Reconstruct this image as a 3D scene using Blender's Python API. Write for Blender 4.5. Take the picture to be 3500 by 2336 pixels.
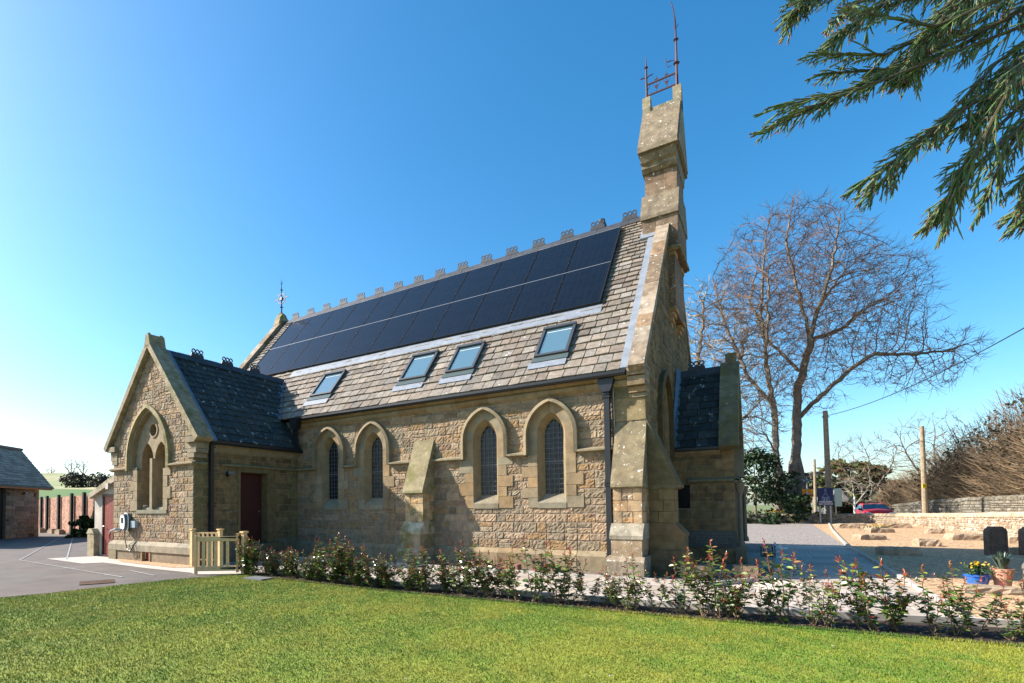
import bpy, math, random
import numpy as np
from mathutils import Vector, Matrix
for o in list(bpy.data.objects): bpy.data.objects.remove(o)
SC = bpy.context.scene
COL = SC.collection
# ------------------------------------------------------------------ camera, sky, sun, exposure
camd = bpy.data.cameras.new('camera'); cam = bpy.data.objects.new('camera', camd); COL.objects.link(cam)
SC.camera = cam
yaw, pitch, roll, foc = -0.58563, 0.033557, -0.010026, 1803.31
fw = Vector((math.sin(yaw)*math.cos(pitch), math.cos(yaw)*math.cos(pitch), math.sin(pitch)))
r0 = Vector((math.cos(yaw), -math.sin(yaw), 0)); u0 = r0.cross(fw)
Rv = r0*math.cos(roll)+u0*math.sin(roll); Uv = -r0*math.sin(roll)+u0*math.cos(roll)
cam.matrix_world = Matrix(((Rv.x, Uv.x, -fw.x, 0), (Rv.y, Uv.y, -fw.y, 0), (Rv.z, Uv.z, -fw.z, 1.4975), (0, 0, 0, 1)))
camd.sensor_width = 36; camd.lens = foc/3500*36
camd.shift_x = 303.67/3500; camd.shift_y = (1677.05-1168)/3500
camd.clip_start = 0.1; camd.clip_end = 3000
SUN = Vector((2.3, 1.0, -1.68)).normalized()          # direction the sunlight travels
sl = bpy.data.lights.new('sun', 'SUN'); sl.energy = 5.0; sl.angle = math.radians(0.5); sl.color = (1, .94, .855)
so = bpy.data.objects.new('sun', sl); COL.objects.link(so); so.rotation_euler = SUN.to_track_quat('-Z', 'Y').to_euler()
W = bpy.data.worlds.new('World'); SC.world = W; W.use_nodes = True
nt = W.node_tree; bg = nt.nodes['Background']; sky = nt.nodes.new('ShaderNodeTexSky'); sky.sky_type = 'NISHITA'
sky.sun_disc = False; sky.sun_elevation = math.asin(-SUN.z); sky.sun_rotation = math.atan2(-SUN.x, -SUN.y)
sky.air_density = 1.0; sky.dust_density = 1.1; sky.ozone_density = 3.0; sky.altitude = 0
hs = nt.nodes.new('ShaderNodeHueSaturation'); hs.inputs['Saturation'].default_value = 1.34; hs.inputs['Hue'].default_value = .491
nt.links.new(sky.outputs[0], hs.inputs['Color']); nt.links.new(hs.outputs[0], bg.inputs[0]); bg.inputs[1].default_value = 0.108
SC.view_settings.view_transform = 'Standard'; SC.view_settings.look = 'None'
SC.view_settings.exposure = 1.28; SC.view_settings.gamma = 1
SC.render.engine = 'CYCLES'

R = random.Random(7)
# ------------------------------------------------------------------ materials
def mat(name, col=(.5, .5, .5), rough=.8, metal=0, attr=False, noise=0, nscale=3, bump=0, bscale=40, lichen=0, spec=.3,
        moss=0, col2=None, c2scale=.8, coat=0, trans=0, voro=None, streak=0, lcol=(.72, .72, .66), lscale=5.5, cells=0):
    m = bpy.data.materials.new(name); m.use_nodes = True; t = m.node_tree; N = t.nodes; L = t.links
    b = N['Principled BSDF']; b.inputs['Roughness'].default_value = rough; b.inputs['Metallic'].default_value = metal
    b.inputs['Specular IOR Level'].default_value = spec; b.inputs['Coat Weight'].default_value = coat
    if coat: b.inputs['Coat Roughness'].default_value = .04
    tc = N.new('ShaderNodeTexCoord')
    def nz(scale, detail=5, rough=.6, vec=None):
        n = N.new('ShaderNodeTexNoise'); n.inputs['Scale'].default_value = scale; n.inputs['Detail'].default_value = detail
        n.inputs['Roughness'].default_value = rough; L.new(vec or tc.outputs['Object'], n.inputs['Vector']); return n.outputs['Fac']
    def ramp(f, a, z, ca=(0, 0, 0, 1), cb=(1, 1, 1, 1)):
        r = N.new('ShaderNodeValToRGB'); r.color_ramp.elements[0].position = a; r.color_ramp.elements[1].position = z
        r.color_ramp.elements[0].color = ca; r.color_ramp.elements[1].color = cb; L.new(f, r.inputs[0]); return r.outputs[0]
    def mix(f, a, c, kind='MIX'):
        x = N.new('ShaderNodeMix'); x.data_type = 'RGBA'; x.blend_type = kind
        if hasattr(f, 'links'): L.new(f, x.inputs[0])
        else: x.inputs[0].default_value = f
        for v, i in ((a, 6), (c, 7)):
            if hasattr(v, 'links'): L.new(v, x.inputs[i])
            else: x.inputs[i].default_value = (*v[:3], 1)
        return x.outputs[2]
    if attr:
        a = N.new('ShaderNodeAttribute'); a.attribute_name = 'Col'
        c = mix(1, a.outputs['Color'], col, 'MULTIPLY')
    else:
        rgb = N.new('ShaderNodeRGB'); rgb.outputs[0].default_value = (*col, 1); c = rgb.outputs[0]
    if cells:
        bt = N.new('ShaderNodeTexBrick'); bt.offset = 0; bt.inputs['Scale'].default_value = 1; bt.inputs['Brick Width'].default_value = .19; bt.inputs['Row Height'].default_value = .095; bt.inputs['Mortar Size'].default_value = .004
        bt.inputs['Color1'].default_value = (.004, .005, .007, 1); bt.inputs['Color2'].default_value = (.006, .007, .010, 1); bt.inputs['Mortar'].default_value = (.013, .015, .02, 1); L.new(tc.outputs['Object'], bt.inputs['Vector']); c = bt.outputs['Color']
    if col2: c = mix(ramp(nz(c2scale, 6), .38, .62), c, col2)
    if voro:
        v = N.new('ShaderNodeTexVoronoi'); v.inputs['Scale'].default_value = voro; L.new(tc.outputs['Object'], v.inputs['Vector'])
        h = N.new('ShaderNodeSeparateColor'); L.new(v.outputs['Color'], h.inputs[0])
        c = mix(1, c, ramp(h.outputs[0], 0, 1, (.45, .42, .4, 1), (1.5, 1.5, 1.5, 1)), 'MULTIPLY')
    if noise:
        c = mix(1, c, ramp(nz(nscale), .3, .7, (1-noise,)*3+(1,), (1+noise,)*3+(1,)), 'MULTIPLY')
    if streak:
        mp = N.new('ShaderNodeMapping'); mp.inputs['Scale'].default_value = (3, 3, .5); L.new(tc.outputs['Object'], mp.inputs[0])
        c = mix(ramp(nz(1.6, 6, .65, mp.outputs[0]), .5, .78, (0, 0, 0, 1), (streak,)*3+(1,)), c, (.10, .08, .055))
    if moss: c = mix(ramp(nz(2.3, 8, .7), .66-.13*moss, .78-.1*moss), c, (.15, .135, .045))
    if lichen:
        f1 = ramp(nz(lscale, 3, .75), .715-.1*lichen, .735-.1*lichen)
        c = mix(f1, c, lcol)
    L.new(c, b.inputs['Base Color'])
    if bump:
        bn = N.new('ShaderNodeBump'); bn.inputs['Strength'].default_value = bump; bn.inputs['Distance'].default_value = .02
        if voro: L.new(v.outputs['Distance'], bn.inputs['Height'])
        else: L.new(nz(bscale, 6, .7), bn.inputs['Height'])
        L.new(bn.outputs[0], b.inputs['Normal'])
    if trans: b.inputs['Transmission Weight'].default_value = trans
    return m
MS = mat('masonry', attr=True, noise=.28, nscale=7, bump=.8, bscale=26, streak=.4, spec=.15)
MSW = mat('masonry_west_shade_algae', (.44, .385, .30), attr=True, noise=.3, nscale=6, bump=.5, bscale=45, streak=.7, moss=.5, spec=.15)  # dark tint puts west-side shade into the colour, along with real algae stain
ASH = mat('ashlar', attr=True, noise=.22, nscale=5, bump=.35, bscale=50, streak=.45, moss=0, spec=.15)
COP = mat('coping_stone', (.76, .69, .64), attr=True, noise=.35, nscale=5, bump=.6, bscale=30, streak=.9, lichen=.75, lscale=11, lcol=(.58, .56, .50), spec=.15)
COPM = mat('mossy_stone', (.85, .80, .72), attr=True, noise=.3, nscale=5, bump=.6, bscale=30, moss=1.3, streak=.6, lichen=.5, lscale=11, lcol=(.5, .5, .44), spec=.15)
SLT = mat('stone_slate', attr=True, noise=.28, nscale=9, bump=.55, bscale=50, lichen=.35, spec=.25, rough=.75, lcol=(.62, .62, .57), lscale=4)
SLB = mat('blue_slate', (.30, .34, .33), attr=True, noise=.35, nscale=6, bump=.4, bscale=40, lichen=.75, spec=.3, rough=.65, lcol=(.34, .37, .33), lscale=6)
SLG = mat('grey_slate', attr=True, noise=.2, nscale=8, bump=.3, spec=.3, rough=.7)
LEAD = mat('lead', (.20, .22, .25), .45, noise=.2, nscale=5, spec=.5)
LEADB = mat('dark_lead', (.10, .15, .21), .5, noise=.2, nscale=4)
IRON = mat('black_iron', (.012, .013, .016), .38, spec=.5, bump=.15, bscale=60)
RUST = mat('rusty_iron', (.075, .028, .03), .7, noise=.3, nscale=20)
CLAY = mat('ridge_tile', (.045, .05, .06), .6, noise=.2, nscale=6, attr=True)
DOOR = mat('red_door', (.17, .025, .015), .5, noise=.35, nscale=9, attr=True, spec=.4)
DOORD = mat('dark_red_door', (.045, .008, .007), .5, noise=.2, nscale=9, spec=.4)
PANEL = mat('solar_glass', (.004, .005, .007), .12, spec=.26, coat=0, cells=1)
BLK = mat('black_plastic', (.012, .012, .013), .4)
FRM = mat('skylight_frame', (.04, .045, .05), .45, spec=.5)
GLS = mat('sky_glass', (.08, .15, .19), .06, spec=.9, coat=.6)
DGL = mat('leaded_glass', (.012, .014, .018), .15, spec=.35, attr=True, bump=.5, bscale=9)
GRID = mat('lead_came', (.15, .155, .16), .5)
WOOD = mat('new_timber', (.60, .40, .19), .65, noise=.2, nscale=14, attr=True, bump=.2, bscale=30)
GREY = mat('grey_metal', (.35, .37, .38), .4, metal=.6)
WHT = mat('white_plastic', (.75, .76, .75), .35)
DGR = mat('slate_plastic', (.07, .09, .085), .3, spec=.5)
REND = mat('render', (.42, .37, .31), .85, noise=.2, nscale=2, streak=.4)
WDOLD = mat('pole_wood', (.26, .20, .13), .85, noise=.35, nscale=5, bump=.3, bscale=20)
BARK = mat('lime_bark', (.16, .13, .10), .9, noise=.4, nscale=2.2, bump=.8, bscale=9, moss=.2)
TWIG = mat('twig_bark', (.145, .085, .05), .85, noise=.3, nscale=1.5)
LEAF = mat('leaf', attr=True, rough=.28, spec=.6)
LEAFM = mat('matt_leaf', attr=True, rough=.7, spec=.2)
GRASSM = mat('grass_blade', attr=True, rough=.6, spec=.25)
ROCKM = mat('yard_rock', (.32, .235, .155), .9, noise=.35, nscale=3, bump=.8, bscale=14, streak=.3)
SND = mat('dark_headstone', (.13, .085, .06), .85, noise=.4, nscale=6, bump=.4, streak=.4)

# ------------------------------------------------------------------ mesh builder
class MB:
    def __init__(s): s.v = []; s.f = []; s.c = []; s.smooth = False
    def add(s, vs, fs, col=(1, 1, 1)):
        n = len(s.v); s.v += [tuple(map(float, p)) for p in vs]
        for f in fs: s.f.append(tuple(i+n for i in f)); s.c.append(col)
        return s
    def quad(s, a, b, c, d, col=(1, 1, 1)): return s.add([a, b, c, d], [(0, 1, 2, 3)], col)
    def box(s, x0, x1, y0, y1, z0, z1, col=(1, 1, 1)):
        v = [(x0, y0, z0), (x1, y0, z0), (x1, y1, z0), (x0, y1, z0), (x0, y0, z1), (x1, y0, z1), (x1, y1, z1), (x0, y1, z1)]
        return s.add(v, [(0, 3, 2, 1), (4, 5, 6, 7), (0, 1, 5, 4), (1, 2, 6, 5), (2, 3, 7, 6), (3, 0, 4, 7)], col)
    def bar(s, a, b, w, h=None, col=(1, 1, 1), up=(0, 0, 1)):
        a, b = Vector(a), Vector(b); d = (b-a).normalized(); u = Vector(up)
        if abs(d.dot(u)) > .98: u = Vector((0, 1, 0))
        x = d.cross(u).normalized(); z = x.cross(d); h = h or w
        v = [p+x*(i*w/2)+z*(j*h/2) for p in (a, b) for i, j in ((-1, -1), (1, -1), (1, 1), (-1, 1))]
        return s.add(v, [(0, 1, 2, 3), (7, 6, 5, 4), (0, 4, 5, 1), (1, 5, 6, 2), (2, 6, 7, 3), (3, 7, 4, 0)], col)
    def prism(s, pts, ax, a, b, col=(1, 1, 1)):
        # pts: polygon in the two other axes, extruded on axis ax from a to b
        def P(p, t):
            return (t, p[0], p[1]) if ax == 0 else ((p[0], t, p[1]) if ax == 1 else (p[0], p[1], t))
        n = len(pts); v = [P(p, a) for p in pts]+[P(p, b) for p in pts]
        f = [tuple(range(n)), tuple(range(2*n-1, n-1, -1))]+[(i, i+n, (i+1) % n+n, (i+1) % n) for i in range(n)]
        return s.add(v, f, col)
    def tube(s, pts, rad, n=6, col=(1, 1, 1), cap=True):
        pts = [Vector(p) for p in pts]; k = len(pts)
        if not hasattr(rad, '__len__'): rad = [rad]*k
        prev = None; vs = []
        for i, p in enumerate(pts):
            d = (pts[min(i+1, k-1)]-pts[max(i-1, 0)])
            d = d.normalized() if d.length > 1e-9 else Vector((0, 0, 1))
            if prev is None:
                u = Vector((0, 0, 1)) if abs(d.z) < .9 else Vector((1, 0, 0)); x = d.cross(u).normalized()
            else:
                x = (prev-d*prev.dot(d)); x = x.normalized() if x.length > 1e-6 else d.orthogonal().normalized()
            prev = x; y = d.cross(x)
            vs += [p+(x*math.cos(t)+y*math.sin(t))*rad[i] for t in [2*math.pi*j/n for j in range(n)]]
        f = [(i*n+j, i*n+(j+1) % n, (i+1)*n+(j+1) % n, (i+1)*n+j) for i in range(k-1) for j in range(n)]
        if cap: f += [tuple(range(n-1, -1, -1)), tuple((k-1)*n+j for j in range(n))]
        return s.add(vs, f, col)
    def lathe(s, c, prof, n=12, col=(1, 1, 1)):
        return s.tube([(c[0], c[1], c[2]+z) for r, z in prof], [r for r, z in prof], n, col) if all(prof[i+1][1] > prof[i][1] for i in range(len(prof)-1)) else s._lathe(c, prof, n, col)
    def _lathe(s, c, prof, n, col):
        vs = [(c[0]+r*math.cos(2*math.pi*j/n), c[1]+r*math.sin(2*math.pi*j/n), c[2]+z) for r, z in prof for j in range(n)]
        k = len(prof); f = [(i*n+j, i*n+(j+1) % n, (i+1)*n+(j+1) % n, (i+1)*n+j) for i in range(k-1) for j in range(n)]
        return s.add(vs, f, col)
    def ring(s, c, r, w, t, ax, n=8, col=(1, 1, 1), rot=0):
        # flat annulus: centre c, mid radius r, band width w, thickness t, facing axis ax
        vs = []
        for side in (-t/2, t/2):
            for rr in (r-w/2, r+w/2):
                for j in range(n):
                    a = 2*math.pi*j/n+rot; p, q = rr*math.cos(a), rr*math.sin(a)
                    vs.append((c[0]+side, c[1]+p, c[2]+q) if ax == 0 else (c[0]+p, c[1]+side, c[2]+q))
        f = []
        for j in range(n):
            k = (j+1) % n
            f += [(j, k, n+k, n+j), (2*n+j, 3*n+j, 3*n+k, 2*n+k), (n+j, n+k, 3*n+k, 3*n+j), (j, 2*n+j, 2*n+k, k)]
        return s.add(vs, f, col)
    def build(s, name, m, parent=None, at=None):
        if not s.v: s.v = [(0, 0, 0)]
        va = np.array(s.v)
        if parent is not None and at is None: org = wloc(parent)
        else: org = Vector(at if at is not None else ((va[:, 0].min()+va[:, 0].max())/2, (va[:, 1].min()+va[:, 1].max())/2, va[:, 2].min()))
        va = va-np.array(org)
        me = bpy.data.meshes.new(name); me.from_pydata(va.tolist(), [], s.f)
        if any(c != (1, 1, 1) for c in s.c) or (m and 'Attribute' in [n.name for n in m.node_tree.nodes]):
            ca = me.color_attributes.new('Col', 'FLOAT_COLOR', 'CORNER')
            cols = np.repeat(np.array([(*c, 1) for c in s.c]), [len(f) for f in s.f], axis=0)
            ca.data.foreach_set('color', cols.ravel())
        if s.smooth: me.polygons.foreach_set('use_smooth', [True]*len(me.polygons))
        if m: me.materials.append(m)
        o = bpy.data.objects.new(name, me); COL.objects.link(o); o.location = org
        if parent is not None: o.parent = parent; o.location = org-wloc(parent)
        return o
def wloc(o):
    v = Vector(o.location); 
    while o.parent: o = o.parent; v += o.location
    return v
def tag(o, label, cat, group=None, kind=None):
    if kind: o['kind'] = kind
    if label: o['label'] = label
    if cat: o['category'] = cat
    if group: o['group'] = group
    return o
def thing(name, label, cat, loc=(0, 0, 0), group=None):
    o = bpy.data.objects.new(name, None); COL.objects.link(o); o.location = loc; o.empty_display_size = .2
    return tag(o, label, cat, group)
def struct(o): o['kind'] = 'structure'; return o
def copy_tree(o, parent=None):
    c = o.copy(); COL.objects.link(c)
    if parent is not None: c.parent = parent
    for ch in [x for x in bpy.data.objects if x.parent == o]: copy_tree(ch, c)
    return c
def text_mb(body, size, place, thick=.004):
    cu = bpy.data.curves.new('t', 'FONT'); cu.body = body; cu.size = size; cu.align_x = 'CENTER'; cu.extrude = thick
    cu.space_line = .95; cu.resolution_u = 3
    to = bpy.data.objects.new('t', cu); COL.objects.link(to); dg = bpy.context.evaluated_depsgraph_get()
    me = bpy.data.meshes.new_from_object(to.evaluated_get(dg)); b = MB()
    b.add([place(*v.co) for v in me.vertices], [tuple(p.vertices) for p in me.polygons])
    bpy.data.objects.remove(to); bpy.data.meshes.remove(me); bpy.data.curves.remove(cu)
    return b
def jit(c, a, rr=R): k = 1+rr.uniform(-a, a); w = rr.uniform(-a, a)*.22; return (c[0]*k*(1+w), c[1]*k, c[2]*k*(1-w))

PAL = [(.56, .375, .215)]*4+[(.60, .43, .275)]*4+[(.54, .345, .175)]*2+[(.45, .35, .23)]*3+[(.37, .26, .16), (.49, .31, .20), (.60, .47, .31)]
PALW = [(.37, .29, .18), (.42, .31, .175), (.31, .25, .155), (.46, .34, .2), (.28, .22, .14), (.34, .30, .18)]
PALG = [(.50, .385, .235), (.52, .40, .25), (.57, .42, .25), (.50, .34, .185), (.54, .40, .235)]
MORT = (.52, .415, .31)
def stone_wall(mb, O, U, V, N, w, h, inside=None, rows=(.15, .27), lens=(.2, .5), rough=.008, proud=.012, pal=PAL, seed=1,
               cell=.055, quoin=(1, 1), gap=.008, mort=MORT, sub=.35, jt=.16, qpal=PALG):
    rr = random.Random(seed); O, U, V, N = Vector(O), Vector(U), Vector(V), Vector(N)
    ins = inside or (lambda a, b: True)
    def stone(a0, a1, b0, b1, col, rg, pr):
        a0 += gap; a1 -= gap; b0 += gap; b1 -= gap
        nx = max(1, int(round((a1-a0)/cell))); ny = max(1, int(round((b1-b0)/cell)))
        us = [a0, a0+.012]+[a0+.012+(a1-a0-.024)*i/nx for i in range(1, nx)]+[a1-.012, a1]
        vs = [b0, b0+.012]+[b0+.012+(b1-b0-.024)*i/ny for i in range(1, ny)]+[b1-.012, b1]
        P = []; nu, nv = len(us), len(vs)
        tx, ty = rr.uniform(-1, 1)*rg*.6, rr.uniform(-1, 1)*rg*.6
        for j, b in enumerate(vs):
            for i, a in enumerate(us):
                e = i in (0, nu-1) or j in (0, nv-1)
                k = -.003 if e else pr+(rr.uniform(-rg, rg)+tx*(2*i/nu-1)+ty*(2*j/nv-1))*(1 if 1 < i < nu-2 or 1 < j < nv-2 else .5)
                P.append(O+U*(a+(rr.uniform(-.003, .003)))+V*(b+rr.uniform(-.003, .003))+N*k)
        F = []
        for j in range(nv-1):
            for i in range(nu-1):
                if ins((us[i]+us[i+1])/2, (vs[j]+vs[j+1])/2): F.append((j*nu+i, j*nu+i+1, (j+1)*nu+i+1, (j+1)*nu+i))
        if F: mb.add(P, F, col)
    b = 0; odd = 0
    while b < h-.03:
        rh = rr.uniform(*rows)
        if h-b-rh < rows[0]*.6: rh = h-b
        odd ^= 1; a = 0; end = w
        if quoin[0]: l = .42 if odd else .26; stone(0, l, b, b+rh, jit(rr.choice(qpal), jt*.6, rr), .003, proud); a = l
        if quoin[1]: l = .26 if odd else .42; stone(w-l, w, b, b+rh, jit(rr.choice(qpal), jt*.6, rr), .003, proud); end = w-l
        while a < end-.02:
            l = rr.uniform(*lens)
            if end-a-l < lens[0]*.7: l = end-a
            if rh > .2 and rr.random() < sub:
                k = rr.uniform(.4, .6)
                stone(a, a+l, b, b+rh*k, jit(rr.choice(pal), jt, rr), rough, proud); stone(a, a+l, b+rh*k, b+rh, jit(rr.choice(pal), jt, rr), rough, proud)
            else: stone(a, a+l, b, b+rh, jit(rr.choice(pal), jt, rr), rough, proud*rr.uniform(.7, 1.3))
            a += l
        b += rh
    grid_plane(mb, O, U, V, w, h, ins, .07, mort)
def grid_plane(mb, O, U, V, w, h, ins, cell, col):
    O, U, V = Vector(O), Vector(U), Vector(V); nx = max(1, int(w/cell)); ny = max(1, int(h/cell)); ix = {}; vs = []; fs = []
    def P(i, j):
        if (i, j) not in ix: ix[(i, j)] = len(vs); vs.append(O+U*(w*i/nx)+V*(h*j/ny))
        return ix[(i, j)]
    for j in range(ny):
        i = 0
        while i < nx:
            if ins(w*(i+.5)/nx, h*(j+.5)/ny):
                k = i
                while k+1 < nx and ins(w*(k+1.5)/nx, h*(j+.5)/ny): k += 1
                fs.append((P(i, j), P(k+1, j), P(k+1, j+1), P(i, j+1))); i = k+1
            else: i += 1
    mb.add(vs, fs, col)
def slates(mb, O, U, S, N, w, length, c0, c1, wr=(.28, .55), pal=None, skip=None, seed=3, jt=.14, th=.022):
    rr = random.Random(seed); O, U, S, N = Vector(O), Vector(U), Vector(S), Vector(N); s = 0; k = 0
    while s < length-.02:
        c = c0+(c1-c0)*s/length
        if s+c > length: c = length-s
        a = -rr.uniform(0, .3)
        while a < w:
            l = rr.uniform(*wr)*(.55+.45*c/c0)
            x0, x1 = max(a, 0), min(a+l, w); a += l
            if x1-x0 < .03: continue
            if skip and skip((x0+x1)/2, s+c/2): continue
            t = th*rr.uniform(.7, 1.35); dz = rr.uniform(-.012, .012); g = .010; e = rr.uniform(-.008, .008)
            up = min(s+c*1.12, length)
            p = [O+U*(x0+g)+S*(s+dz)+N*(.012+t+e), O+U*(x1-g)+S*(s+dz*.3)+N*(.012+t-e), O+U*(x1-g)+S*up+N*.006, O+U*(x0+g)+S*up+N*.006,
                 O+U*(x0+g)+S*(s+dz)+N*-.01, O+U*(x1-g)+S*(s+dz*.3)+N*-.01]
            mb.add(p, [(0, 1, 2, 3), (4, 5, 1, 0), (4, 0, 3), (5, 2, 1)], jit(rr.choice(pal), jt, rr))
        s += c
def arch(cx, c, r, zs, zb, n=10, yy=0, side=None):
    ap = math.acos(c/r) if c > 0 else math.pi/2        # angle at apex measured from x axis
    L = [(cx-(r-c), zb)]+[(cx+c-r*math.cos(ap*i/n), zs+r*math.sin(ap*i/n)) for i in range(n+1)]
    Rr = [(2*cx-x, z) for x, z in reversed(L[:-1])]
    return L+Rr
def loft(mb, A, B, fa, fb, col=(1, 1, 1), close=False, pal=None, rr=R):
    n = len(A)
    for i in range(n if close else n-1):
        j = (i+1) % n; c = jit(rr.choice(pal), .1, rr) if pal else col
        mb.quad(fa(*A[i]), fa(*A[j]), fb(*B[j]), fb(*B[i]), c)
def in_arch(x, z, cx, c, r, zs, zb):
    if z < zb: return False
    dx = abs(x-cx)
    if z <= zs: return dx < r-c
    return (dx+c)**2+(z-zs)**2 < r*r

# ------------------------------------------------------------------ key dimensions
D, XL, XE = 12.30, -2.26, -18.72
DE, ZE, YR, ZR = 12.05, 4.504, 16.71, 10.16
MSL = (ZR-ZE)/(YR-DE); NL = math.hypot(YR-DE, ZR-ZE); SV = Vector((0, (YR-DE)/NL, (ZR-ZE)/NL)); NV = Vector((0, -(ZR-ZE)/NL, (YR-DE)/NL))
WXR, WXL, WY, WXC = -13.16, -17.43, 8.52, -15.28     # side wing
WZE, WZR, WEX = 3.47, 6.32, -12.96
WM = (WZR-WZE)/(WEX-WXC)
ZS = 2.80                                            # string course
church = thing('church', 'sandstone chapel with solar panels, skylights and a tall bellcote, beside the lawn', 'church', (-9, 14, 0))
wins = [-11.68, -9.91, -6.20, -4.43]

# ---------------- nave south wall
def hole_nave(a, b):
    x = -13.16+a
    for c in wins:
        if abs(x-c) < .8 and in_arch(x, b, c, .23, .70, 3.255, 1.55) : return False
    return True
mb = MB(); stone_wall(mb, (WXR, D, 0), (1, 0, 0), (0, 0, 1), (0, -1, 0), XL-WXR, 4.45, hole_nave, seed=11, quoin=(0, 1), rough=.0095, cell=.045, lens=(.22, .58), sub=.22, jt=.12)
nave_wall = mb.build('south_wall', MS, church)
mb = MB()
mb.box(XE, XL-.3, D+.55, 21.1, 0, 4.4, (.4, .33, .25)); mb.prism([(D+.1, 4.3), (21.2, 4.3), (YR, ZR-.25)], 0, XE, XL-.35, (.3, .25, .2))
mb.box(XE, XE+.3, D, D+.6, 0, 4.45, (.4, .33, .25)); mb.box(XE, WXR, D, D+.3, 0, 4.45, (.4, .33, .25))
mb.box(WXR, XL-.3, D+.3, D+.56, 0, 1.5, (.1, .1, .1))
mb.build('inner_wall', MS, church)
def string_course(mb, pts, prof=.09, yoff=0):
    for (a, b) in zip(pts[:-1], pts[1:]): mb.bar(a, b, .10, .07, (.47, .39, .26))
mb = MB()
# plinth with sloping top
for x0, x1 in ((WXR, -8.4), (-7.8, -2.95)):
    mb = MB(); x = x0
    while x < x1-.01:
        l = min(R.uniform(.5, .9), x1-x); l = l if x1-x-l > .2 else x1-x
        mb.prism([(D+.02, 0), (D-.13, 0), (D-.13, .36), (D+.02, .50)], 0, x+.004, x+l-.004, jit(R.choice(PALG), .15)); x += l
    mb.build('plinth', ASH, church)
# wall-top moulding under the gutter
x = WXR; mb = MB()
while x < XL-.35:
    l = min(R.uniform(.7, 1.1), XL-.35-x)
    mb.prism([(D, 4.14), (D-.10, 4.22), (D-.10, 4.30), (D-.05, 4.32), (D-.16, 4.40), (D, 4.42)], 0, x+.003, x+l-.003, jit(R.choice(PALG), .12)); x += l
mb.build('cornice', ASH, church)

# ---------------- lancet windows
def lancet(cx):
    m = MB(); F = lambda y: (lambda x, z: (x, y, z))
    yo = D-.030
    A = arch(cx, .23, .585, 3.255, 1.62); B = arch(cx, .23, .825, 3.255, 2.77)
    A2 = [p for p in A if 1]; A2[0] = (A[0][0], 2.77); A2[-1] = (A[-1][0], 2.77)
    pal = [(.55, .41, .25), (.52, .37, .21), (.47, .39, .26), (.56, .38, .2)]
    # voussoirs in groups
    n = len(A2); cuts = [0, 1, 4, 7, 10, 11, 12, 15, 18, 21, n-1]
    for a, b in zip(cuts[:-1], cuts[1:]):
        b = min(b, n-1)
        if a >= b: continue
        c = jit(R.choice(pal), .1)
        loft(m, A2[a:b+1], B[a:b+1], F(yo), F(yo), c)
    # outer edge back to wall
    loft(m, B, B, F(yo), F(D+.01), (.45, .36, .24))
    # splayed reveal down to the glass
    G = arch(cx, .23, .46, 3.255, 1.81)
    nn = len(A)
    for i in range(nn-1): m.quad(F(yo)(*A[i]), F(yo)(*A[i+1]), F(D+.19)(*G[i+1]), F(D+.19)(*G[i]), (.52, .37, .20) if i % 3 else (.46, .35, .20))
    # jamb blocks
    for s in (-1, 1):
        z = 1.48; k = 0 if s < 0 else 1
        while z < 2.76:
            h = min(R.uniform(.24, .36), 2.77-z); h = h if 2.77-z-h > .12 else 2.77-z
            wd = .24+(.17 if (k % 2) else 0); x0 = cx+s*.355; x1 = x0+s*wd
            z0 = max(z, 1.48)
            m.box(min(x0, x1), max(x0, x1), yo-.001, D+.1, z0+.004, z0+h-.004, jit(R.choice(pal), .13)); z += h; k += 1
    # sill: sloping block
    m.prism([(yo-.012, 1.47), (yo-.012, 1.60), (D+.2, 1.82), (D+.2, 1.47)], 0, cx-.355, cx+.355, jit((.46, .39, .27), .1))
    w = m.build('window', ASH, church)
    h = MB()
    Hi = arch(cx, .23, .815, 3.255, 2.77); Ho = arch(cx, .23, .895, 3.255, 2.77)
    c = (.47, .37, .23)
    loft(h, Hi, Ho, F(D-.17), F(D-.145), c); loft(h, Hi, Hi, F(D-.17), F(D-.02), c); loft(h, Ho, Ho, F(D-.145), F(D+.0), c)
    h.build('hood_mould', ASH, w)
    g = MB(); Gp = arch(cx, .23, .475, 3.255, 1.80, 8)
    g.add([(x, D+.23, z) for x, z in Gp], [tuple(range(len(Gp)))], (1, 1, 1))
    for i_ in range(-2, 2):
        z_ = 1.805
        while z_ < 3.6:
            if z_ < 3.2 or in_arch(cx+(i_+.5)*.115, z_+.1, cx, .23, .46, 3.255, 1.8):
                q_ = [R.uniform(-.004, .004) for _ in range(3)]; x_ = cx+i_*.115
                g.add([(x_, D+.205, z_), (x_+.115, D+.205+q_[0], z_), (x_+.115, D+.205+q_[1], z_+.125), (x_, D+.205+q_[2], z_+.125)], [(0, 1, 2), (0, 2, 3)], (1, 1, 1))
            z_ += .125
    g.build('glass', DGL, w)
    b = MB()
    for i in range(-1, 2):
        x = cx+i*.115; b.box(x-.004, x+.004, D+.185, D+.2, 1.81, 3.255+math.sqrt(max(.46**2-(abs(x-cx)+.23)**2, 0)))
    z = 1.93
    while z < 3.62:
        hw = .23 if z < 3.255 else max(0, math.sqrt(max(.46**2-(z-3.255)**2, 0))-.23)
        b.box(cx-hw, cx+hw, D+.183, D+.198, z-.004, z+.004); z += .125
    b.box(cx-.23, cx+.23, D+.175, D+.195, 2.60, 2.622)
    b.build('lead_lattice', GRID, w)
for c in wins: lancet(c)
m = MB()
def strseg(x0, x1): m.prism([(D, 2.73), (D-.06, 2.755), (D-.15, 2.78), (D-.15, 2.82), (D, 2.875)], 0, x0, x1, jit((.46, .38, .24), .08))
e = .665
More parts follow.
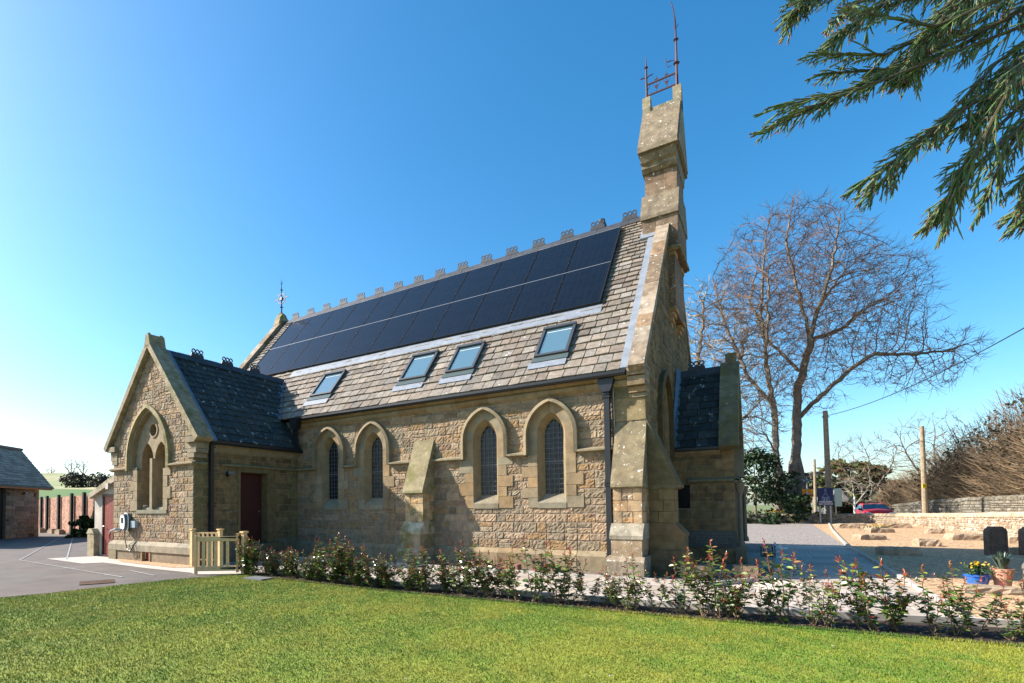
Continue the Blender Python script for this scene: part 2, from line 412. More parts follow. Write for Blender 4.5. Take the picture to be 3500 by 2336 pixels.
for a, b in ((WXR, wins[0]-e), (wins[0]+e, wins[1]-e), (wins[1]+e, -8.40), (-7.78, wins[2]-e), (wins[2]+e, wins[3]-e), (wins[3]+e, -2.92)): m = MB(); strseg(a, b); m.build('string_course', ASH, church)

# ---------------- buttresses
def buttress_s(x0, x1, wall=D, ztop=3.42, up=.60, parent=church, mat_=COPM, base=True, seed=5):
    rr = random.Random(seed); m = MB()
    y1 = wall-up+.06; ydr = wall-up-.02
    # weathered slope in three slabs
    n = 4
    for i in range(n):
        t0, t1 = i/n, (i+1)/n
        ya, za = wall+(ydr-wall)*t0, ztop+(1.97-ztop)*t0; yb, zb = wall+(ydr-wall)*t1, ztop+(1.97-ztop)*t1
        m.prism([(wall+.02, za), (ya, za), (yb, zb), (wall+.02, zb)], 0, x0-.015, x1+.015, jit((.28, .245, .155), .12, rr))
    m.prism([(wall, 1.97), (ydr, 1.97), (ydr, 1.91), (ydr+.07, 1.88), (wall, 1.88)], 0, x0-.015, x1+.015, (.3, .28, .17))
    # shaft blocks
    z = 1.88
    for k, zz in enumerate((1.62, 1.38, 1.13)):
        if k % 2: m.box(x0+.02, (x0+x1)/2, y1, wall, zz+.004, z-.004, jit(PALG[3], .1, rr)); m.box((x0+x1)/2+.005, x1-.02, y1, wall, zz+.004, z-.004, jit(PALG[1], .1, rr))
        else:
            m.box(x0+.02, x0+.19, y1, wall, zz+.004, z-.004, jit(PALG[0], .1, rr)); m.box(x1-.19, x1-.02, y1, wall, zz+.004, z-.004, jit(PALG[4], .1, rr))
            stone_wall(m, (x0+.195, y1+.012, zz), (1, 0, 0), (0, 0, 1), (0, -1, 0), x1-x0-.39, z-zz, rows=(.12, .13), lens=(.11, .2), quoin=(0, 0), seed=seed+k)
        z = zz
    # lower weathering and base
    m.prism([(wall, 1.13), (y1, 1.13), (wall-up-.14, .88), (wall-up-.14, .80), (wall, .80)], 0, x0-.03, x1+.02, jit((.40, .38, .30), .1, rr))
    m.box(x0+.0, x1, wall-up-.12, wall, .44, .80, jit((.37, .30, .2), .1, rr))
    m.prism([(wall, .44), (wall-up-.13, .44), (wall-up-.22, .34), (wall-up-.22, 0), (wall, 0)], 0, x0-.08, x1+.05, jit((.36, .31, .23), .1, rr))
    return m
m = buttress_s(-8.41, -7.79, seed=21); 
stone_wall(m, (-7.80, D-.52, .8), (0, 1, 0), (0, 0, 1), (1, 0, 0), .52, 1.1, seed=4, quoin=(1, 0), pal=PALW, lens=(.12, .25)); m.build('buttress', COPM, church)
m = buttress_s(-2.90, -2.28, ztop=3.40, seed=31)
m.box(-2.92, -2.28, D-.03, D+.01, 3.4, 4.0, (.30, .25, .14))
m.build('buttress', COP, church)
# west buttress
m = MB(); ya, yb = D-.02, D+.62
for i in range(4):
    t0, t1 = i/4, (i+1)/4; xa, za = XL+.60*t0, 3.40-1.46*t0; xb, zb = XL+.60*t1, 3.40-1.46*t1
    m.prism([(XL, za), (xa, za), (xb, zb), (XL, zb)], 1, ya-.01, yb, jit((.3, .26, .16), .12))
m.prism([(XL, 1.94), (XL+.62, 1.94), (XL+.62, 1.89), (XL+.55, 1.86), (XL, 1.86)], 1, ya-.015, yb, (.33, .3, .2))
xs = XL+.50
for z0, z1, l in ((1.62, 1.86, .3), (1.38, 1.62, .2), (1.13, 1.38, .3)):
    m.box(xs-l, xs, ya, yb-.02, z0+.004, z1-.004, jit((.42, .34, .2), .12)); m.box(XL, xs-l-.008, ya+.012, yb-.02, z0+.004, z1-.004, jit((.34, .28, .16), .12))
m.prism([(XL, 1.13), (xs, 1.13), (xs+.2, .90), (xs+.2, .84), (XL, .84)], 1, ya-.01, yb+.02, (.36, .27, .17))
m.box(XL, xs+.18, ya, yb, .55, .84, (.38, .31, .19)); m.prism([(XL, .55), (xs+.18, .55), (xs+.27, .44), (xs+.27, 0), (XL, 0)], 1, ya-.06, yb+.05, (.3, .25, .17))
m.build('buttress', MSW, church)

# ---------------- west gable wall
def west_in(a, b):
    y = D+a
    if b > 4.3 and b > ZR+.02-MSL*abs(y-YR)-.05+.12: return False
    if in_arch(y, b, 14.38, .42, 1.15, 3.75, 2.0) and y > 13.5: return not in_arch(y, b, 14.38, .42, 1.1, 3.75, 1.2)
    return True
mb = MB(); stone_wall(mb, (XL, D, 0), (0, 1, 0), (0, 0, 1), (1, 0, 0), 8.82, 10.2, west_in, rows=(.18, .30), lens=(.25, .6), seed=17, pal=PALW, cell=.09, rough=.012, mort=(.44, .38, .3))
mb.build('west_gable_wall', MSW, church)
m = MB(); FX = lambda x: (lambda y, z: (x, y, z))
A = arch(14.38, .42, .95, 3.75, 1.2); B = arch(14.38, .42, 1.14, 3.75, 1.2)
loft(m, A, B, FX(XL+.03), FX(XL+.03), (.45, .35, .22)); loft(m, A, arch(14.38, .42, .80, 3.75, 1.2), FX(XL+.03), FX(XL-.25), (.44, .32, .2))
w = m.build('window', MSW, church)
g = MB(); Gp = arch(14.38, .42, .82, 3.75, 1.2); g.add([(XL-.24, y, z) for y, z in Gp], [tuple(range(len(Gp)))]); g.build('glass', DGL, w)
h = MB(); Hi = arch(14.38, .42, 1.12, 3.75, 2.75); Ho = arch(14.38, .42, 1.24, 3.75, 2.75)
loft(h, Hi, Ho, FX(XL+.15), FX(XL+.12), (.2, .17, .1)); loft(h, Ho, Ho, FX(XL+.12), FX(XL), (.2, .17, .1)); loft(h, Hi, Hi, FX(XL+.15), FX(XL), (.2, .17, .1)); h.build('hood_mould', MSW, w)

# ---------------- nave roof
palr = [(.40, .335, .265), (.34, .285, .23), (.45, .385, .315), (.29, .24, .195), (.37, .295, .235), (.42, .355, .285), (.37, .32, .265)]
def nave_skip(a, s):
    x = XE+a; z = ZE+s*SV.z; y = DE+s*SV.y
    if x < WEX+.1 and z < WZR-WM*abs(x-WXC)-.02: return True
    return False
m = MB(); slates(m, (XE, DE, ZE), (1, 0, 0), SV, NV, -2.62-XE, NL-.05, .33, .155, (.26, .42), palr, nave_skip, seed=8, jt=.2, th=.034)
roof = m.build('roof', SLT, church)
m = MB(); m.quad((XE, YR, ZR-.03), (XL-.3, YR, ZR-.03), (XL-.3, 21.5, 4.35), (XE, 21.5, 4.35), (.35, .3, .24))
m.quad((WXR-.1, DE+.03, ZE-.03), (XL-.3, DE+.03, ZE-.03), (XL-.3, YR, ZR-.03), (WXR-.1, YR, ZR-.03), (.2, .17, .13))
m.quad((XE, DE+1.6, ZE+1.6*MSL-.03), (WXR-.1, DE+1.6, ZE+1.6*MSL-.03), (WXR-.1, YR, ZR-.03), (XE, YR, ZR-.03), (.2, .17, .13))
m.build('roof_deck', SLG, church)
# ridge tiles and crests
def ridge(a, b, parent, half=.17, ax=0, drop=.16, n=None):
    a, b = Vector(a), Vector(b); d = (b-a); Lh = d.length; d.normalize(); k = max(1, int(round(Lh/.48))); s = d.cross(Vector((0, 0, 1)))
    m = MB()
    for i in range(k):
        p, q = a+d*(Lh*i/k+.004), a+d*(Lh*(i+1)/k-.004)
        off = .006*(i % 2)
        m.add([p-s*half-Vector((0, 0, drop-off)), p+Vector((0, 0, .06+off)), p+s*half-Vector((0, 0, drop-off)), q-s*half-Vector((0, 0, drop-off)), q+Vector((0, 0, .06+off)), q+s*half-Vector((0, 0, drop-off))],
              [(0, 1, 4, 3), (1, 2, 5, 4), (0, 2, 1), (3, 4, 5)], jit((1, 1, 1), .12))
    return m.build('ridge_tiles', CLAY, parent)
def crest(c, ax, parent):
    m = MB(); x, y, z = c
    for i in (-1, 0, 1):
        p = (x+i*.135, y, z+.20) if ax == 1 else (x, y+i*.135, z+.20)
        m.ring(p, .060, .034, .03, ax, 8, rot=math.pi/8)
    pr = [(-.235, -.02), (.235, -.02), (.20, .095), (-.20, .095)]
    if ax == 1: m.prism([(x+a, z+b+.03) for a, b in pr], 1, y-.02, y+.02)
    else: m.prism([(y+a, z+b+.03) for a, b in pr], 0, x-.02, x+.02)
    return m.build('crest_tile', CLAY, parent)
ridge((XE-.2, YR, ZR+.02), (-2.95, YR, ZR+.02), church)
cx0 = -18.0
for i in range(16): crest((-18.0+.9725*i, YR, ZR+.06), 1, church)
ridge((WXC, 8.85, WZR+.03), (WXC, 13.6, WZR+.03), church)
for y in (10.0, 11.12, 12.25): crest((WXC, y, WZR+.07), 0, church)
# flue cowl and dome
m = MB(); m.lathe((-4.34, YR+.35, ZR-.35), [(.13, 0), (.13, .55), (.17, .58), (.10, .82), (.105, .86)], 14); m.build('flue_cowl', CLAY, church)
m = MB(); m._lathe((-4.85, YR+.3, ZR-.1), [(.2, 0), (.2, .12), (.17, .2), (.1, .25), (0.001, .27)], 14, (1, 1, 1)); m.build('vent_dome', CLAY, church)
def rp(x, s, h): return Vector((x, DE, ZE))+SV*s+NV*h
def rbox(m, x0, x1, s0, s1, h0, h1, col=(1, 1, 1)):
    v = [rp(x0, s0, h0), rp(x1, s0, h0), rp(x1, s1, h0), rp(x0, s1, h0), rp(x0, s0, h1), rp(x1, s0, h1), rp(x1, s1, h1), rp(x0, s1, h1)]
    m.add(v, [(0, 3, 2, 1), (4, 5, 6, 7), (0, 1, 5, 4), (1, 2, 6, 5), (2, 3, 7, 6), (3, 0, 4, 7)], col)
# lead strip below the panels
m = MB(); rbox(m, -15.0, -3.54, 2.48, 2.90, .02, .045); m.build('lead_flashing', LEAD, church)
m = MB(); rbox(m, -2.74, -2.52, .0, NL-1.1, .0, .06); rbox(m, -2.95, -2.55, NL-1.5, NL-1.0, .03, .09); m.build('verge_flashing', LEAD, church)
# solar panels: 11 columns, 2 rows
pw = (17.84-3.60)/11; s0 = 2.86; ph = (NL-.42-s0)/2
proto = MB(); W_, H_ = pw-.03, ph-.02
def lbox(m, x0, x1, y0, y1, z0, z1, c=(1, 1, 1)): m.box(x0, x1, y0, y1, z0, z1, c)
Rm = Matrix(((1, 0, 0), (0, SV.y, NV.y), (0, SV.z, NV.z))).to_4x4()
first = None
for r_ in range(2):
    for c_ in range(11):
        loc = rp(-17.84+pw*(c_+.5), s0+ph*(r_+.5), .10)
        if first is None:
            p = bpy.data.objects.new('solar_panel', None)
            m = MB(); m.box(-W_/2+.012, W_/2-.012, -H_/2+.012, H_/2-.012, -.02, .018)
            me = m.build('panel_glass', PANEL, None, at=(0, 0, 0)); 
            k = MB()
            for x0, x1, y0, y1 in ((-W_/2, W_/2, -H_/2, -H_/2+.014), (-W_/2, W_/2, H_/2-.014, H_/2), (-W_/2, -W_/2+.014, -H_/2+.015, H_/2-.015), (W_/2-.014, W_/2, -H_/2+.015, H_/2-.015)): k.box(x0, x1, y0, y1, -.03, .022)
            fr = k.build('panel_frame', BLK, None, at=(0, 0, 0)); me.name = 'solar_panel'; me.location = (0, 0, 0)
            fr.parent = me; me.parent = church; first = (me, fr); a, b = me, fr
        else:
            a = first[0].copy(); b = first[1].copy(); COL.objects.link(a); COL.objects.link(b); a.parent = church; b.parent = a
        a.matrix_parent_inverse = Matrix.Identity(4)
        a.matrix_basis = Matrix.Translation(loc-wloc(church)) @ Rm
m = MB()
for c_ in range(12): rbox(m, -17.84+pw*c_-.012, -17.84+pw*c_+.012, s0-.01, s0+2*ph+.01, .03, .135 if c_ in (0, 11) else .095)
for c_ in range(12):
    for s_ in (.25, .75, 1.25, 1.75): rbox(m, -17.84+pw*c_-.03, -17.84+pw*c_+.03, s0+ph*s_-.03, s0+ph*s_+.03, .1, .13)
m.build('panel_rails', BLK, church)
m = MB(); rbox(m, -17.84, -3.62, s0+ph-.013, s0+ph+.013, .09, .122); rbox(m, -17.8, -3.62, s0+2*ph+.0, s0+2*ph+.02, .09, .12); m.build('middle_rail', GREY, church)
# skylights
for x0, x1, sa, sb in ((-12.87, -11.90, .92, 2.12), (-9.17, -8.22, .92, 2.15), (-7.56, -6.66, .92, 2.12), (-4.94, -4.07, .92, 2.15)):
    sk = MB(); f = .075
    rbox(sk, x0, x1, sa, sa+f, .0, .12); rbox(sk, x0, x1, sb-f*1.3, sb, .0, .14); rbox(sk, x0, x0+f, sa+f, sb-f*1.3, .0, .12); rbox(sk, x1-f, x1, sa+f, sb-f*1.3, .0, .12)
    s = sk.build('skylight', FRM, church)
    g = MB(); rbox(g, x0+f, x1-f, sa+f, sb-f, .03, .075); g.build('glass', GLS, s)
    b = MB(); rbox(b, x0+f+.04, x0+f+.05, sa+f, sb-f*1.3, .07, .08); rbox(b, x0+f+.04, x1-f, sb-.22, sb-.205, .07, .08); b.build('inner_frame', WHT, s)
    l = MB(); rbox(l, x0-.1, x1, sa-.42, sa-.18, .045, .055); l.build('lead_apron', LEAD, s)
    l = MB(); rbox(l, x0-.04, x1+.02, sa-.19, sa, .05, .075); l.build('sill_flashing', DGR, s)
# gutter and downpipes
m = MB(); y, z = DE-.045, ZE-.05
m.prism([(y-.06, z+.03), (y-.06, z-.03), (y-.03, z-.075), (y+.03, z-.075), (y+.06, z-.03), (y+.06, z+.03)], 0, WXR+.05, -2.62); m.build('gutter', IRON, church)
def downpipe(x, y, ztop, zbot, parent, hop=True, w=.06):
    m = MB()
    if hop:
        m.prism([(x-.17, ztop), (x+.17, ztop), (x+.17, ztop-.06), (x+.12, ztop-.24), (x+.08, ztop-.3), (x-.08, ztop-.3), (x-.12, ztop-.24), (x-.17, ztop-.06)], 1, y-.12, y+.1)
    z1 = ztop-.3 if hop else ztop
    m.box(x-w, x+w, y-w, y+w, zbot, z1)
    for zz in (z1-.12, (z1+zbot)/2-.1, zbot+.32): m.box(x-w-.02, x+w+.02, y-w-.02, y+w+.04, zz, zz+.03); m.box(x-w-.02, x+w+.02, y-w-.02, y+w+.04, zz+.06, zz+.08)
    return m.build('downpipe', IRON, parent)
downpipe(-3.07, D-.12, 4.37, .05, church)
downpipe(-13.0, D-.25, 4.42, 3.45, church)
# bushes of thin cable beside pipe
m = MB(); m.tube([(-2.95, D-.05, 4.3), (-2.93, D-.05, 2.95), (-2.98, D-.1, 2.85), (-2.94, D-.1, 2.7), (-2.93, D-.05, .1)], .012, 5); m.build('conduit', REND, church)

# ---------------- copings, kneelers, east finial
def coping_yz(x0, x1, sgn, ybase, parent, name, mt, slabs=9, lift=.17, th=.17, s_from=-.12, s_to=NL+.02, seed=2):
    rr = random.Random(seed); m = MB(); b = Vector((0, sgn, 0))
    sv = Vector((0, SV.y*sgn, SV.z)); nv = Vector((0, NV.y*sgn, NV.z)); yb = YR-sgn*(YR-DE)
    s = s_from
    while s < s_to-.01:
        l = min(rr.uniform(.5, .85), s_to-s); l = l if s_to-s-l > .3 else s_to-s
        O_ = Vector((0, yb, ZE)); P = []
        j = rr.uniform(-.008, .008)
        for x in (x0, x1):
            for (ss, hh) in ((s+.004, lift-th), (s+.004, lift+j), (s+l-.004, lift+j), (s+l-.004, lift-th)): P.append(Vector((x, 0, 0))+O_+sv*ss+nv*hh)
        m.add(P, [(0, 1, 2, 3), (7, 6, 5, 4), (0, 4, 5, 1), (1, 5, 6, 2), (2, 6, 7, 3), (3, 7, 4, 0)], jit(rr.choice([(.36, .30, .225), (.24, .185, .125), (.42, .37, .29), (.29, .215, .14)]), .16, rr)); s += l
    return m.build(name, mt, parent)
coping_yz(-2.54, -2.205, 1, DE, church, 'coping', COP, s_to=NL-1.12)
coping_yz(-2.54, -2.205, -1, DE, church, 'coping', COP, s_to=NL-1.1, seed=9)
coping_yz(-19.05, -18.68, 1, DE, church, 'coping', COP, seed=12, s_from=1.5)
# kneeler at south-west corner
m = MB(); kc = [(.5, .39, .25), (.42, .34, .22), (.47, .33, .18)]
for z0, z1, yo in ((4.36, 4.52, .30), (4.24, 4.34, .24), (4.14, 4.235, .25), (4.0, 4.13, .12), (3.9, 3.99, .07)):
    m.box(-2.60, XL+.02, D-yo, D+.3, z0, z1, jit(R.choice(kc), .12))
m.box(-2.92, -2.61, D-.04, D+.3, 3.9, 4.4, (.29, .24, .13)); m.box(-2.60, XL+.04, D-.26, D+.3, 4.52, 4.58, (.4, .35, .27))
m.build('kneeler', ASH, church)
m = MB(); x, y, z = -18.93, YR, ZR
m.prism([(y-.35, z-.15), (y+.35, z-.15), (y+.22, z+.25), (y+.1, z+.42), (y-.1, z+.42), (y-.22, z+.25)], 0, x-.17, x+.17, (.36, .31, .2))
m.prism([(x-.3, z+.1), (x-.2, z+.3), (x-.08, z+.5), (x+.08, z+.5), (x+.22, z+.3), (x+.3, z+.05)], 1, y-.1, y+.1, (.33, .3, .19))
fb = m.build('finial_base', COPM, church)
m = MB(); m.tube([(x, y, z+.4), (x, y, z+1.7), (x, y, z+2.15)], [.035, .02, .004], 6)
for zz, r_ in ((.52, .07), (.80, .09), (1.62, .07)): m._lathe((x, y, z+zz), [(.02, -.03), (r_, 0), (.02, .03)], 8, (1, 1, 1))
m.ring((x, y, z+1.2), .23, .03, .03, 1, 20)
dd = Vector((1, 0, 0))
m.bar((x-.42, y, z+1.2), (x+.42, y, z+1.2), .03); m.box(x-.07, x+.07, y-.05, y+.05, z+1.13, z+1.27)
for s in (-1, 1): m.bar((x+s*.42, y, z+1.13), (x+s*.42, y, z+1.27), .02)
for a in (45, 135, 225, 315): c, s_ = math.cos(math.radians(a)), math.sin(math.radians(a)); m.bar((x+c*.15, y, z+1.2+s_*.15), (x+c*.36, y, z+1.2+s_*.36), .018)
for s in (-1, 1): m.tube([(x, y, z+1.87), (x+s*.05, y, z+1.92), (x+s*.07, y, z+2.0)], .01, 4)
m.build('iron_cross_finial', IRON, church)

# ---------------- bellcote
bc = MB(); bx0, bx1 = -2.90, -1.99; c1 = [(.27, .195, .13), (.22, .16, .11), (.20, .145, .10), (.29, .22, .155)]
by0, by1 = 15.81, 2*YR-15.81
def blk(x0, x1, y0, y1, z0, z1): 
    z = z0
    while z < z1-.01:
        h = min(.36, z1-z); h = h if z1-z-h > .1 else z1-z
        a = x0+(x1-x0)*R.uniform(.3, .7); bc.box(x0, a-.003, y0, y1, z+.003, z+h-.003, jit(R.choice(c1), .12)); bc.box(a+.003, x1, y0, y1, z+.003, z+h-.003, jit(R.choice(c1), .12)); z += h
blk(bx0, bx1, by0, by1, 8.55, 9.62)
bc.prism([(by0-.06, 9.60), (by0-.06, 9.70), (by0+.24, 10.42), (by1-.24, 10.42), (by1+.06, 9.70), (by1+.06, 9.60)], 0, bx0-.04, bx1+.03, (.25, .215, .155))
blk(bx0+.05, bx1-.02, by0+.24, by1-.24, 10.42, 11.12)
bc.prism([(by0+.2, 11.05), (by0+.1, 11.15), (by0+.1, 11.25), (by0+.02, 11.3), (by1-.02, 11.3), (by1-.1, 11.25), (by1-.1, 11.15), (by1-.2, 11.05)], 0, bx0, bx1+.0, (.27, .235, .17))
bc.prism([(by0+.04, 11.3), (by0-.03, 11.45), (by0-.03, 11.55), (by1+.03, 11.55), (by1+.03, 11.45), (by1-.04, 11.3)], 0, bx0-.02, bx1+.0, (.27, .235, .17))
bc.prism([(by0-.14, 11.52), (by0-.12, 11.68), (YR-.12, 13.25), (YR+.12, 13.25), (by1+.12, 11.68), (by1+.14, 11.52)], 0, bx0-.06, bx1+.06, (.26, .225, .16))
bc.prism([(by0-.05, 11.60), (YR, 13.42), (by1+.05, 11.60)], 0, bx1+.02, bx1+.09, (.33, .29, .2))
bc.box(bx0-.06, bx0+.16, YR-.13, YR+.13, 13.0, 13.72, (.36, .34, .24)); bc.box(bx1-.14, bx1+.09, YR-.13, YR+.13, 13.0, 13.72, (.36, .34, .24)); bc.box(bx0+.16, bx1-.14, YR-.1, YR+.1, 13.2, 13.36, (.33, .31, .22))
blk(XL-.02, XL+.17, by0+.05, by1-.05, 6.85, 8.55)
for zc, xo in ((8.2, .27), (6.5, .19)):
    for i, (hh, q) in enumerate(((.12, 1), (.12, .72), (.12, .45), (.1, .2))): 
        for yy0, yy1 in ((by0-.02, by0+.5), (by1-.5, by1+.02)): bc.box(XL-.02, XL+xo*q, yy0+.04*i, yy1-.04*i, zc+.36-.12*i, zc+.36-.12*i+hh-.005, jit((.52, .35, .17), .1))
bc.box(XL, bx1+.06, by0-.05, by1+.05, 8.60, 8.68, (.3, .27, .16))
bell = bc.build('bellcote', COP, church)
m = MB(); y = YR; xa, xb = bx0+.05, bx1-.03; zt, zb = 14.18, 13.84
m.tube([(xa, y, 13.65), (xa, y, 14.6), (xa, y, 15.1)], [.035, .028, .006], 6); m.tube([(xb, y, 13.65), (xb, y, 14.6), (xb, y, 15.5), (xb, y, 15.88)], [.045, .036, .022, .006], 6)
m.tube([(xb+.02, y-.03, 14.1), (xb, y-.03, 15.4), (xb-.03, y-.03, 16.0), (xb-.09, y-.03, 16.35)], [.012, .013, .016, .012], 5)
for z_ in (zt, zb): m.bar((xa, y, z_), (xb, y, z_), .035, .035)
for zz, r_, x_ in ((14.72, .06, xa), (15.17, .075, xb), (14.46, .09, xb)): m._lathe((x_, y, zz), [(.01, -.05), (r_, 0), (.01, .05)], 8, (1, 1, 1))
for s in (-1, 1): m.tube([(xa, y, 14.38), (xa+s*.09, y, 14.44), (xa+s*.16, y, 14.43), (xa+s*.19, y, 14.47)], [.018, .02, .02, .008], 4)
m.tube([(xb, y, 14.52), (xb-.1, y, 14.60), (xb-.2, y, 14.6), (xb-.28, y, 14.64), (xb-.3, y, 14.72)], .012, 4)
m.tube([(xb-.12, y, 14.6)]+[(xb-.2+.08*math.cos(a), y, 14.53+.09*math.sin(a)) for a in [1.6, 2.4, 3.2, 4.0, 4.8, 5.6]], .01, 4)
for s in (-1, 1): m.tube([(xb, y, 15.5), (xb+s*.05, y, 15.55), (xb+s*.07, y, 15.62)], .008, 4)
for k in (1, 2):
    x_ = xa+(xb-xa)*k/3; m.bar((x_, y, zb), (x_, y, zt+.16), .016); m.bar((x_-.05, y, zt+.04), (x_+.05, y, zt+.09), .012); m.bar((x_+.05, y, zt+.04), (x_-.05, y, zt+.09), .012)
    m.bar((x_-.05, y, zt-.18), (x_+.05, y, zt-.12), .014); m.bar((x_+.05, y, zt-.18), (x_-.05, y, zt-.12), .014)
for k in range(3):
    x0_, x1_ = xa+(xb-xa)*k/3, xa+(xb-xa)*(k+1)/3; xm = (x0_+x1_)/2; w_ = (x1_-x0_)/2
    m.tube([(x0_+.01, y, zb+.12), (x0_+.04, y, zb+.2), (xm-.06, y, zt-.1), (xm-.05, y, zt-.03), (xm, y, zt-.02), (xm+.05, y, zt-.03), (xm+.06, y, zt-.1), (x1_-.04, y, zb+.2), (x1_-.01, y, zb+.12)], .009, 4)
    m.bar((xm, y, zb), (xm, y, zb+.07), .012)
m.build('iron_cresting', RUST, church)

# ---------------- side wing
def wing_in(a, b):
    x = WXL+a
    if b > 3.4 and b > 6.34-WM*abs(x-WXC): return False
    if in_arch(x, b, -15.38, .55, 1.60, 3.05, 2.78): return False
    if abs(x+15.30) < .80 and 1.45 < b < 2.85: return False
    if -15.60 < x < -15.20 and .0 < b < .28: return False
    return True
mb = MB(); stone_wall(mb, (WXL, WY, 0), (1, 0, 0), (0, 0, 1), (0, -1, 0), WXR-WXL, 6.4, wing_in, seed=41, rows=(.14, .24), lens=(.18, .46), rough=.0085, cell=.045, jt=.15); mb.build('wing_gable_wall', MS, church)
mb = MB()
def ww_in(a, b): y = WY+a; return not (9.97 < y < 11.34 and .4 < b < 2.68)
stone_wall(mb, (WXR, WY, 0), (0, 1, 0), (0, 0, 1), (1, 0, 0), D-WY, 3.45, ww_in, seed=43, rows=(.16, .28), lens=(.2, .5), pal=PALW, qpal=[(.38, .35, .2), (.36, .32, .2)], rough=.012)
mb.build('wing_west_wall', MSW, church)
mb = MB()
mb.prism([(D, 2.73), (D, 2.73), (D, 2.73)], 1, 8.4, 8.41)
mb = MB(); mb.prism([(WXR-.02, 2.73), (WXR+.06, 2.755), (WXR+.10, 2.78), (WXR+.10, 2.82), (WXR-.02, 2.865)], 1, WY+.82, D, (.35, .31, .18)); mb.build('string_course', ASH, church)
for x0, x1 in ((WXL-.1, -16.48), (-14.28, WXR+.1)):
    mb = MB(); mb.prism([(WY, 2.73), (WY-.06, 2.755), (WY-.12, 2.78), (WY-.12, 2.82), (WY, 2.865)], 0, x0, x1, (.47, .36, .22))
    if x0 > -15: mb.prism([(WXR-.02, 2.73), (WXR+.06, 2.755), (WXR+.12, 2.78), (WXR+.12, 2.82), (WXR-.02, 2.865)], 1, WY-.1, WY+.35, (.35, .31, .18))
    mb.build('string_course', ASH, church)
mb = MB(); x = WXL-.1
while x < WXR+.09:
    l = min(R.uniform(.45, .8), WXR+.1-x); l = l if WXR+.1-x-l > .2 else WXR+.1-x
    segs = [(x, x+l)]
    for a_, b_ in segs:
        mb.prism([(WY, .30), (WY-.11, .30), (WY-.11, .48), (WY, .60)], 0, a_+.003, b_-.003, jit((.48, .40, .28), .12))
    x += l
mb.box(WXL-.1, WXL+.35, WY-.1, WY, 0, .3, (.42, .33, .2)); 
mb.box(WXL+.35, -15.60, WY-.07, WY, 0, .3, (.40, .31, .2)); mb.box(-15.20, WXR+.1, WY-.07, WY, 0, .3, (.42, .32, .21))
mb.box(-15.66, -15.585, WY-.09, WY, 0, .33, (.5, .37, .2)); mb.box(-15.215, -15.14, WY-.09, WY, 0, .33, (.5, .37, .2))
mb.prism([(WXR, 0), (WXR+.1, 0), (WXR+.1, .48), (WXR, .6)], 1, WY-.1, 9.9, (.33, .28, .17)); mb.build('plinth', ASH, church); mb = MB(); mb.prism([(WXR, 0), (WXR+.1, 0), (WXR+.1, .48), (WXR, .6)], 1, 11.4, D-.13, (.3, .25, .16)); mb.build('plinth', ASH, church); mb = MB()
mb.prism([(WXR-.02, 3.1), (WXR+.06, 3.2), (WXR+.06, 3.3), (WXR+.14, 3.38), (WXR-.02, 3.42)], 1, WY+.4, D-.02, (.46, .36, .22))
mb.build('cornice', ASH, church)
m = MB(); m.box(-15.59, -15.21, WY+.03, WY+.06, 0, .3, (1.6, 2.2, 2)); m.build('vent_cover', DOOR, church)
m = MB(); m.box(WXL+.02, WXR-.35, WY+.5, D+.2, 0, 3.4, (.3, .25, .2)); m.prism([(WXL+.1, 3.3), (WXR-.1, 3.3), (WXC, 6.2)], 1, WY+.42, 13.4, (.2, .18, .15)); m.build('wing_core', MS, church)
# wing window : recessed plate with two lights and an oculus
def plate(a, b):
    x = -16.6+a; z = 1.3+b
    if z > 2.78 and not in_arch(x, z, -15.38, .55, 1.60, 3.05, 2.5): return False
    if z <= 2.78 and abs(x+15.3) > .98: return False
    if z < 1.47: return False
    for c in (-15.66, -14.93):
        if in_arch(x, z, c, .26, .575, 3.02, 1.55): return False
    if (x+15.32)**2+(z-3.90)**2 < .18**2: return False
    return True
m = MB(); stone_c = (.50, .38, .235)
yb = WY+.10
grid_plane(m, (-16.6, yb, 1.3), (1, 0, 0), (0, 0, 1), 2.5, 3.5, plate, .025, (.52, .40, .25))
F = lambda y: (lambda x, z: (x, y, z))
A = arch(-15.38, .55, 1.50, 3.05, 2.78, 14); B = arch(-15.38, .55, 1.62, 3.05, 2.78, 14)
loft(m, A, B, F(WY-.03), F(WY-.03), stone_c); loft(m, A, A, F(WY-.03), F(yb), (.48, .36, .21))
for c in (-15.66, -14.93):
    P_ = arch(c, .26, .575, 3.02, 1.68, 8); loft(m, P_, P_, F(yb-.005), F(WY+.42), (.50, .36, .2)); m.prism([(yb-.005, 1.52), (yb-.005, 1.58), (WY+.42, 1.75), (WY+.42, 1.5)], 0, c-.315, c+.315, (.5, .42, .3))
m.add([(-15.32+.18*math.cos(2*math.pi*i/20), y, 3.90+.18*math.sin(2*math.pi*i/20)) for y in (yb-.005, WY+.4) for i in range(20)], [(i, (i+1) % 20, 20+(i+1) % 20, 20+i) for i in range(20)], stone_c)
m.ring((-15.32, yb-.01, 3.90), .205, .05, .03, 1, 20, stone_c)
for s, x0 in ((-1, -15.99), (1, -14.60)):      # jamb blocks
    z = 1.5; k = s > 0
    while z < 2.72:
        h = min(R.uniform(.25, .4), 2.73-z); wd = .22 if k else .38; a_, b_ = sorted((x0, x0+s*wd)); m.box(a_, b_, WY-.035, yb+.05, z+.004, z+h-.004, jit((.49, .38, .23), .12)); z += h; k = not k
m.box(-16.02, -14.40, WY-.045, yb+.03, 1.42, 1.53, (.40, .37, .25)); m.box(-15.36, -15.23, yb-.10, yb+.25, 1.55, 3.05, (.5, .4, .26))
ww = m.build('window', ASH, church)
